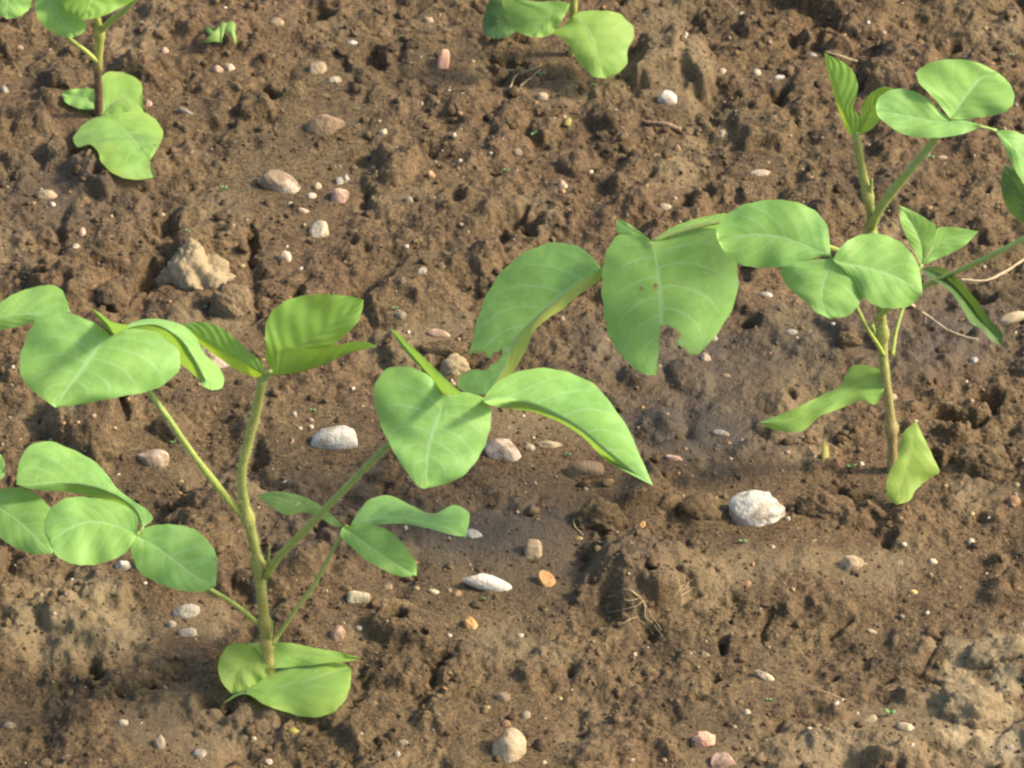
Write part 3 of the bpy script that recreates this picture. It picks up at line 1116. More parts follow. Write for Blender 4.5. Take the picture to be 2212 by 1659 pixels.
    p.leaf(LF, px('D', [(985, 1690), (955, 1640), (850, 1568), (760, 1500), (690, 1410), (620, 1330), (520, 1270), (430, 1230), (340, 1195), (240, 1198), (170, 1240), (120, 1340)]),
           px('D', [(920, 1745), (880, 1640), (780, 1555), (600, 1482), (400, 1458), (250, 1468), (105, 1470)]),
           px('D', [(880, 1690), (790, 1625), (690, 1580), (500, 1528), (350, 1512), (250, 1506), (170, 1495)]),
           (.10, -.42, .88), .012, aL=-6, aR=-40, parent=pg, puff=.05, wave=.001)
    p.tube('rachis', [(297, 1156, -.018), (303, 1148, -.004), (309, 1139, .012)], .0009, .0008, mats['petiole'], pg, 8, hair=40)
    # first pair of leaves at the foot of the stem
    p.leaf('leaf', [(520, 1487), (560, 1464), (600, 1447), (650, 1438), (700, 1429), (740, 1432)],
           [(482, 1520), (530, 1492), (600, 1482), (660, 1470), (710, 1455), (758, 1440)],
           [(530, 1499), (570, 1521), (620, 1539), (660, 1549), (705, 1545), (740, 1520), (757, 1480)],
           (.02, -.16, .98), -.022, aL=-6, aR=-10, mat='old', puff=.08)
    p.leaf('leaf', [(562, 1412), (535, 1392), (500, 1391), (478, 1415), (471, 1445), (481, 1475)],
           [(580, 1440), (545, 1432), (515, 1445), (500, 1499)],
           [(575, 1462), (550, 1478), (522, 1492)], (.25, -.60, .70), -.003, aL=6, aR=6, mat='fresh', puff=.05)
    p.leaf('leaf', [(560, 1388), (620, 1388), (680, 1400), (735, 1409)], [(518, 1394), (580, 1408), (650, 1413), (710, 1418), (783, 1422)],
           [(545, 1420), (590, 1442), (650, 1439), (710, 1432), (755, 1428)], (.05, -.40, .88), .008, aL=10, aR=-6, mat='old', puff=.05)

    # ---------------------------------------------------------------- right seedling
    p = Plant((1926, 1016), 'soybean seedling at the right with a purple brown stem foot and a bitten large leaf', mats, 5)
    p.tube('stem', [(1926, 1016, 0), (1928, 960, 0), (1923, 905, 0), (1916, 840, 0), (1908, 770, 0), (1905, 700, 0), (1897, 620, 0), (1888, 560, .001),
                    (1883, 500, .002), (1878, 440, .003), (1868, 395, .003), (1858, 345, .003), (1850, 297, .003)], .0027, .0022, mats['stem_dark'], n=90,
           nodes=((.14, .015, .6), (.43, .02, .45), (.72, .02, .5), (.83, .02, .4)), hair=2200, hl=.0022, sink=.012)
    for q in ([(1879, 415, .002), (1883, 395, .001), (1884, 386, .001)], [(1882, 700, -.003), (1889, 715, -.003), (1890, 722, -.003)],
              [(1884, 470, .0), (1894, 455, -.001), (1898, 450, -.001)]):
        p.tube('stipule', q, .0012, .0005, mats['petiole'], n=6, hair=0, sides=6)
    tp = p.tube('petiole', [(1850, 299, .003), (1850, 292, .003), (1852, 286, .003)], .0018, .0012, mats['petiole'], n=6, hair=80)
    p.leaf(LF, px('C', [(1080, 850), (1040, 760), (1000, 650), (968, 530), (945, 430)]),
           px('C', [(1130, 888), (1085, 780), (1040, 680), (1005, 560), (965, 450), (928, 340)]),
           px('C', [(1165, 800), (1140, 735), (1112, 690), (1138, 600), (1142, 530), (1105, 450), (1035, 390), (965, 360)]),
           (.25, -.80, .30), .003, aL=-60, aR=12, mat='young', parent=tp, wave=.0005)
    p.leaf(LF, px('C', [(1150, 790), (1170, 700), (1200, 630), (1255, 580), (1310, 558)]),
           px('C', [(1145, 875), (1200, 770), (1240, 680), (1290, 620), (1368, 568)]),
           px('C', [(1230, 830), (1280, 775), (1300, 700), (1340, 630)]), (-.35, -.75, .40), .004, aL=20, aR=10, mat='young', parent=tp, wave=.0005)
    # top right leaf
    pb = p.tube('petiole', [(1882, 490, .001)] + [(x, y, d) for (x, y), d in zip(
        px('C', [(1270, 1370), (1350, 1250), (1500, 1070), (1620, 920), (1690, 820), (1735, 768)]), (-.001, -.003, -.006, -.009, -.011, -.012))],
        .0024, .0016, mats['petiole'], hair=1300, hl=.0020)
    p.leaf(LF, px('C', [(1680, 690), (1600, 600), (1530, 520), (1528, 460), (1600, 408), (1700, 384), (1820, 384), (1940, 412)]),
           px('C', [(1738, 766), (1790, 690), (1860, 590), (1940, 500), (2045, 465)]),
           px('C', [(1810, 768), (1905, 757), (2010, 742), (2105, 708), (2150, 640), (2138, 570), (2098, 510)]),
           (.05, -.66, .74), -.012, aL=14, aR=14, parent=pb, puff=.04)
    p.leaf(LF, px('C', [(1830, 768), (1740, 767), (1690, 730), (1620, 662), (1540, 603), (1460, 574), (1380, 571), (1310, 598), (1266, 650)]),
           px('C', [(1925, 803), (1800, 795), (1650, 785), (1500, 760), (1380, 735), (1258, 712)]),
           px('C', [(1890, 835), (1780, 870), (1650, 886), (1520, 881), (1400, 845), (1320, 790), (1275, 750)]),
           (.08, -.56, .82), -.014, aL=4, aR=4, parent=pb, puff=.04)
    p.tube('rachis', px3('C', [(1735, 768, -.012), (1850, 790, -.011), (1930, 812, -.010), (2035, 840, -.010)]), .0011, .0009, mats['petiole'], pb, 10, hair=100)
    p.leaf(LF, px('C', [(2100, 836), (2200, 862), (2300, 920), (2380, 1020), (2430, 1150)]),
           px('C', [(2028, 840), (2120, 920), (2220, 1030), (2330, 1160), (2420, 1310)]),
           px('C', [(2060, 895), (2110, 1000), (2160, 1105), (2230, 1210), (2320, 1290)]), (.15, -.55, .80), -.010, aL=-6, aR=-6, parent=pb)
    # middle leaf in front of the stem
    pc = p.tube('petiole', px3('F', [(1310, 640, -.002), (1270, 570, -.005), (1200, 460, -.014), (1140, 340, -.022), (1060, 180, -.034), (975, 15, -.045)]),
                .0012, .0010, mats['petiole'], hair=260, hl=.0012)
    p.leaf(LF, [(1792, 525), (1788, 490), (1770, 463), (1740, 444), (1700, 433), (1650, 433), (1600, 445), (1563, 470), (1547, 500)],
           [(1796, 555), (1740, 533), (1690, 515), (1620, 508), (1550, 520)],
           [(1775, 554), (1740, 564), (1690, 576), (1640, 578), (1600, 571), (1568, 548)],
           (-.05, -.74, .66), -.046, aL=-4, aR=-8, parent=pc, puff=.07)
    p.leaf(LF, [(1770, 560), (1722, 565), (1688, 576), (1690, 600), (1710, 627), (1740, 652), (1762, 674)],
           [(1797, 558), (1784, 592), (1773, 630), (1776, 662), (1792, 688)],
           [(1820, 561), (1846, 575), (1866, 600), (1868, 630), (1856, 656), (1832, 682)],
           (-.02, -.66, .74), -.047, aL=-8, aR=-10, parent=pc, puff=.07)
    p.leaf(LF, [(1808, 544), (1830, 521), (1860, 507), (1900, 505), (1940, 520), (1970, 550), (1987, 585)],
           [(1800, 562), (1840, 572), (1900, 586), (1950, 605), (1993, 632)],
           [(1830, 590), (1850, 620), (1868, 645), (1900, 663), (1940, 666), (1972, 657)],
           (.10, -.68, .72), -.050, aL=-6, aR=-6, parent=pc, puff=.07)
    # leaf behind the stem, seen as two raised blades, with a third hanging down
    pd = p.tube('petiole', px3('F', [(1365, 640, .001), (1385, 500, .008), (1430, 340, .016), (1490, 150, .024), (1556, 55, .030)]),
                .0011, .0009, mats['petiole'], hair=220, hl=.0012)
    p.leaf(LF, [(1975, 545), (1958, 512), (1944, 475)], [(1990, 574), (1992, 540), (1976, 495), (1942, 443)],
           [(2003, 545), (2022, 492), (2000, 472), (1972, 456)], (.25, -.75, .55), .030, aL=6, aR=15, parent=pd, wave=.0006)
    p.leaf(LF, [(2006, 545), (2024, 494), (2050, 490), (2085, 494)], [(1990, 574), (2015, 540), (2050, 515), (2114, 500)],
           [(2018, 562), (2055, 547), (2090, 525)], (-.05, -.62, .75), .030, aL=6, aR=6, parent=pd, wave=.0006)
    p.leaf(LF, px('F', [(1650, 65), (1770, 130), (1850, 215), (1920, 300), (1985, 400), (2070, 490)]),
           px('F', [(1555, 80), (1680, 120), (1790, 220), (1880, 330), (1960, 440), (2075, 575)]),
           px('F', [(1610, 150), (1700, 195), (1765, 260), (1820, 345), (1870, 435), (1950, 475), (2000, 545)]),
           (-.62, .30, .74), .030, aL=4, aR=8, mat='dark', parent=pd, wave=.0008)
    # left leaf with the largest, bitten blade
    pz = p.tube('petiole', [(1887, 542, .001), (1835, 548, .008), (1785, 532, .012), (1700, 500, .012), (1600, 476, .008), (1500, 490, .0), (1406, 522, -.005)],
                .0016, .0012, mats['petiole'], hair=400, hl=.0014)
    p.leaf(LF, px('Z', [(1380, 262), (1300, 240), (1222, 250), (1170, 320), (1132, 430), (1118, 580), (1125, 720), (1150, 880), (1200, 1000), (1270, 1090), (1350, 1170)]),
           px('Z', [(1458, 285), (1490, 420), (1510, 600), (1525, 760), (1522, 900), (1512, 1050), (1440, 1212)]),
           px('Z', [(1560, 225), (1700, 190), (1850, 195), (1950, 222), (2010, 330), (2052, 430), (2060, 560), (2042, 700), (2000, 790), (1920, 920), (1800, 1050), (1680, 1140), (1560, 1200)]),
           (.08, -.68, .72), -.006, aL=-20, aR=-8, parent=pz, puff=.07,
           cut=[px('Z', [(1527, 880), (1575, 870), (1620, 890), (1658, 930), (1640, 960), (1602, 978), (1640, 1000), (1690, 1030), (1720, 1075), (1790, 1072), (1800, 1200),
                         (1600, 1300), (1505, 1200), (1520, 1040)]),
                px('Z', [(1484, 585), (1496, 590), (1492, 608), (1478, 612)]), px('Z', [(1382, 606), (1396, 608), (1392, 622)])])
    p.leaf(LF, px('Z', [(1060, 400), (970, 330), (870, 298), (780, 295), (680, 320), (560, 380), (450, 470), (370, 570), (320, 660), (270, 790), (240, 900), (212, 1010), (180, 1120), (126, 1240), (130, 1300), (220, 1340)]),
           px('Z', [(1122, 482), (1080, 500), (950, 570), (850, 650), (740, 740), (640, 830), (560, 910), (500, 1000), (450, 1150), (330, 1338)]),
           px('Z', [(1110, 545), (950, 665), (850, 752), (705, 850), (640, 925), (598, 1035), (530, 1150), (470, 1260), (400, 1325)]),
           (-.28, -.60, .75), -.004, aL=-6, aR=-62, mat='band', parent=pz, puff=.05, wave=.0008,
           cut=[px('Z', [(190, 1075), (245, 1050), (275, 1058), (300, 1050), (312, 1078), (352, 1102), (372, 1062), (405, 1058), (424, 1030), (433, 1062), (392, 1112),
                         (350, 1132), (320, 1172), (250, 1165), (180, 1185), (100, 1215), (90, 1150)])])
    p.tube('rachis', px3('Z', [(1456, 290, -.006), (1300, 380, -.005), (1120, 482, -.004)]), .0009, .0008, mats['petiole'], pz, 10, hair=60)
    p.leaf(LF, px('Z', [(1380, 262), (1300, 238), (1240, 238), (1218, 190)]), px('Z', [(1456, 285), (1370, 235), (1290, 185), (1222, 138)]),
           px('Z', [(1425, 250), (1345, 192), (1262, 145)]), (-.3, -.55, .7), -.004, parent=pz, wave=.0004)
    p.leaf(LF, px('Z', [(1600, 192), (1700, 150), (1830, 115), (2000, 95)]), px('Z', [(1470, 280), (1620, 212), (1800, 165), (1950, 150), (2110, 150)]),
           px('Z', [(1600, 228), (1720, 192), (1850, 196), (1980, 215)]), (.3, -.1, .9), -.002, aL=-10, aR=-10, parent=pz, mat='young', wave=.0005)
    # long petiole leaving to the right, its leaf outside the picture
    pr = p.tube('petiole', [(1892, 690, -.003), (1940, 648, -.008), (1993, 620, -.012), (2065, 588, -.016), (2141, 552, -.02), (2260, 490, -.022)],
           .0015, .0012, mats['petiole'], hair=500, hl=.0014)
    p.leaf(LF, px('C', [(2310, 1460), (2212, 1436), (2140, 1385), (2088, 1300), (2064, 1210), (2068, 1130)]),
           px('C', [(2352, 1462), (2290, 1380), (2220, 1280), (2150, 1170), (2088, 1060)]),
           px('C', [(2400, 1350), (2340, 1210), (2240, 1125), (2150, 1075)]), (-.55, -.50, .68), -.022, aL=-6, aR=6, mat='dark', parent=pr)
    # first pair of leaves
    p.leaf('leaf', px('F', [(1308, 780), (1280, 730), (1200, 703), (1110, 704), (1070, 760), (1030, 830), (900, 900), (760, 968), (640, 1020)]),
           px('F', [(1312, 870), (1230, 835), (1130, 850), (1020, 915), (880, 975), (750, 1035), (620, 1065), (513, 1072)]),
           px('F', [(1290, 910), (1255, 957), (1170, 930), (1090, 958), (980, 1000), (900, 1030), (840, 1085), (790, 1125), (700, 1132), (600, 1115)]),
           (-.05, -.45, .86), -.004, aL=8, aR=-14, mat='old', puff=.06, wave=.002)
    p.leaf('leaf', px('F', [(1440, 1130), (1415, 1200), (1400, 1290), (1350, 1380), (1325, 1470), (1340, 1560)]),
           px('F', [(1518, 1062), (1500, 1180), (1470, 1300), (1430, 1430), (1392, 1600)]),
           px('F', [(1560, 1150), (1600, 1230), (1640, 1320), (1667, 1388), (1600, 1432), (1510, 1515), (1480, 1570)]),
           (.10, -.74, .64), -.010, aL=-6, aR=-6, mat='fresh', puff=.07, wave=.0012)
    p.tube('petiole', [(1927, 1000, 0), (1932, 1040, -.006), (1936, 1084, -.010)], .0009, .0007, mats['petiole'], n=10, hair=0)

    # ---------------------------------------------------------------- back left seedling
    p = Plant((213, 250), 'soybean seedling at the back left with a bare brown lower stem', mats, 8)
    p.tube('stem', [(213, 250, 0), (213, 200, 0), (211, 140, 0), (215, 100, 0), (214, 65, 0), (209, 40, 0), (206, 5, 0), (203, -50, 0)],
           .0025, .0021, mats['stem_purple'], n=50, nodes=((.38, .04, .4), (.6, .04, .4)), hair=600, hl=.0017, sink=.01)
    q = p.tube('petiole', px3('A', [(635, 400, -.001), (600, 372, -.003), (540, 320, -.007), (450, 250, -.012), (360, 120, -.018), (290, -60, -.024)]), .0013, .0010, mats['petiole'], hair=260, hl=.0012)
    p.leaf(LF, px('A', [(222, 20), (228, 70), (260, 145), (330, 205), (410, 240)]), px('A', [(290, -70), (330, 20), (390, 120), (480, 240)]),
           px('A', [(400, -20), (470, 70), (540, 125), (556, 170), (530, 215)]), (.05, -.62, .78), -.024, parent=q, aL=-6, aR=-6)
    p.leaf(LF, px('A', [(-80, -20), (-60, 40), (-10, 90)]), px('A', [(90, -140), (60, -40), (40, 40), (50, 122)]),
           px('A', [(205, -60), (205, 0), (180, 65), (120, 110)]), (-.05, -.62, .78), -.028, parent=q, aL=-6, aR=-6)
    q = p.tube('petiole', px3('A', [(655, 190, -.001), (720, 130, -.004), (830, 40, -.009), (900, -60, -.014)]), .0019, .0013, mats['petiole'], hair=260, hl=.0013)
    p.leaf(LF, px('A', [(380, -60), (398, 20), (440, 80)]), px('A', [(620, -190), (600, -80), (570, 20), (540, 132)]),
           px('A', [(930, -130), (880, -15), (780, 45), (660, 105)]), (.08, -.62, .78), -.022, parent=q, aL=-6, aR=-8, mat='young')
    p.leaf('leaf', px('A', [(600, 575), (510, 570), (430, 582)]), px('A', [(640, 690), (560, 640), (480, 620), (392, 606)]),
           px('A', [(580, 705), (490, 692), (420, 655)]), (-.1, -.5, .82), .006, mat='leaf', aL=8, aR=8)
    p.leaf('leaf', px('A', [(630, 600), (640, 510), (690, 465), (760, 460), (850, 488), (905, 530), (918, 610)]),
           px('A', [(650, 740), (720, 660), (800, 630), (860, 650), (925, 715)]), px('A', [(710, 770), (800, 770), (880, 750)]),
           (.05, -.30, .95), .004, aL=6, aR=-6, mat='old', puff=.06)
    p.leaf('leaf', px('A', [(600, 760), (530, 808), (475, 880), (490, 942), (520, 946), (570, 928), (620, 960), (650, 1040), (720, 1110), (800, 1145), (890, 1156)]),
           px('A', [(680, 738), (760, 800), (850, 890), (920, 990), (1000, 1140)]),
           px('A', [(770, 725), (860, 720), (940, 727), (1010, 780), (1047, 850), (1032, 920), (1000, 980), (965, 1040), (978, 1090)]),
           (.10, -.14, .98), -.012, aL=-10, aR=-8, mat='old', puff=.06, wave=.002)

    # ---------------------------------------------------------------- back middle seedling
    p = Plant((1236, 118), 'soybean seedling cut off by the top edge with three broad low leaves', mats, 9)
    p.tube('stem', [(1236, 118, 0), (1237, 80, 0), (1238, 40, 0), (1240, 0, 0), (1242, -60, 0)], .0024, .0022, mats['stem'], n=30, hair=300, hl=.0015, sink=.01)
    p.leaf('leaf', px('B', [(1400, 8), (1250, 8), (1130, -4), (1038, -12), (1058, 60), (1100, 135), (1150, 208)]),
           px('B', [(1482, 20), (1400, 70), (1320, 120), (1280, 180), (1235, 240)]), px('B', [(1462, 70), (1420, 140), (1375, 208), (1315, 236)]),
           (-.08, -.58, .80), -.014, aL=-8, aR=-8, mat='old', puff=.06)
    p.leaf('leaf', px('B', [(1440, 160), (1368, 206), (1410, 240), (1460, 275), (1490, 320), (1530, 400), (1590, 460), (1640, 497)]),
           px('B', [(1496, 98), (1570, 160), (1620, 250), (1650, 370), (1705, 504)]),
           px('B', [(1560, 72), (1680, 70), (1790, 85), (1850, 135), (1890, 180), (1882, 260), (1848, 320), (1846, 405), (1790, 470)]),
           (.06, -.66, .74), -.016, aL=-10, aR=-12, mat='old', puff=.07, wave=.0018)
    p.leaf('leaf', px('B', [(965, 0), (930, 80), (915, 160), (935, 225)]), px('B', [(1080, -80), (1050, 40), (1020, 150), (1010, 252)]),
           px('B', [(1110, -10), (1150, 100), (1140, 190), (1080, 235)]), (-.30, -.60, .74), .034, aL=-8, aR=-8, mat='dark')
    p.leaf(LF, px('B', [(1300, -120), (1330, -60)]), px('B', [(1500, -260), (1420, -130), (1380, -30)]), px('B', [(1600, -160), (1500, -60)]), (0, -.6, .8), -.01)

    # ---------------------------------------------------------------- seedling outside the left edge, its leaves reach in
    p = Plant((-190, 1330), 'soybean seedling whose bluish leaves reach in over the left edge', mats, 12)
    p.tube('stem', [(-190, 1330, 0), (-185, 1200, 0), (-175, 1000, 0), (-170, 820, .002)], .0028, .0022, mats['stem'], n=40, hair=200, sink=.012)
    q = p.tube('petiole', [(-172, 860, 0), (-120, 790, -.01), (-60, 705, -.014)], .0016, .0012, mats['petiole'], n=16, hair=100)
    p.leaf(LF, px('D', [(-60, 350), (0, 300), (100, 240), (220, 200), (330, 186), (392, 212), (432, 290)]),
           px('D', [(-180, 455), (-60, 415), (60, 385), (200, 372), (330, 368), (456, 366)]),
           px('D', [(-90, 490), (20, 472), (110, 455), (210, 430), (320, 400)]), (-.02, -.45, .86), -.014, aL=-4, aR=-68, parent=q, wave=.001)
    q = p.tube('petiole', [(-183, 1180, 0), (-120, 1120, -.012), (-40, 1080, -.02)], .0013, .001, mats['petiole'], n=16, hair=100)
    p.leaf(LF, px('D', [(0, 1500), (110, 1488), (220, 1525), (300, 1590)]) + px('G', [(372, 60), (385, 160)]),
           px('G', [(-120, -75), (0, -20), (110, 50), (220, 150), (335, 268)]), px('G', [(-110, 90), (0, 165), (85, 222), (200, 268)]),
           (.02, -.66, .75), -.022, aL=-6, aR=-8, parent=q, puff=.06)
    q = p.tube('petiole', [(-178, 1050, 0), (-120, 1000, -.01), (-60, 985, -.012)], .0013, .001, mats['petiole'], n=16, hair=60)
    p.leaf(LF, px('D', [(-80, 1240), (0, 1275), (28, 1320)]), px('D', [(-170, 1290), (-60, 1340), (36, 1385)]), px('D', [(-90, 1440), (0, 1440), (28, 1415)]),
           (.1, -.66, .75), -.014, parent=q)
    return mats


def px3(crop, pts):
    ox, oy, k = CROPS[crop]
    return [(ox + x * k, oy + y * k, d) for x, y, d in pts]


LEAF_TOP = (.182, .362, .092)
LEAF_THRU = (.36, .58, .06)
LEAF_VEIN = (.38, .56, .28)
YOUNG_TOP = (.170, .340, .065)
YOUNG_THRU = (.40, .56, .035)
OLD_TOP = (.185, .350, .075)
OLD_THRU = (.40, .56, .07)
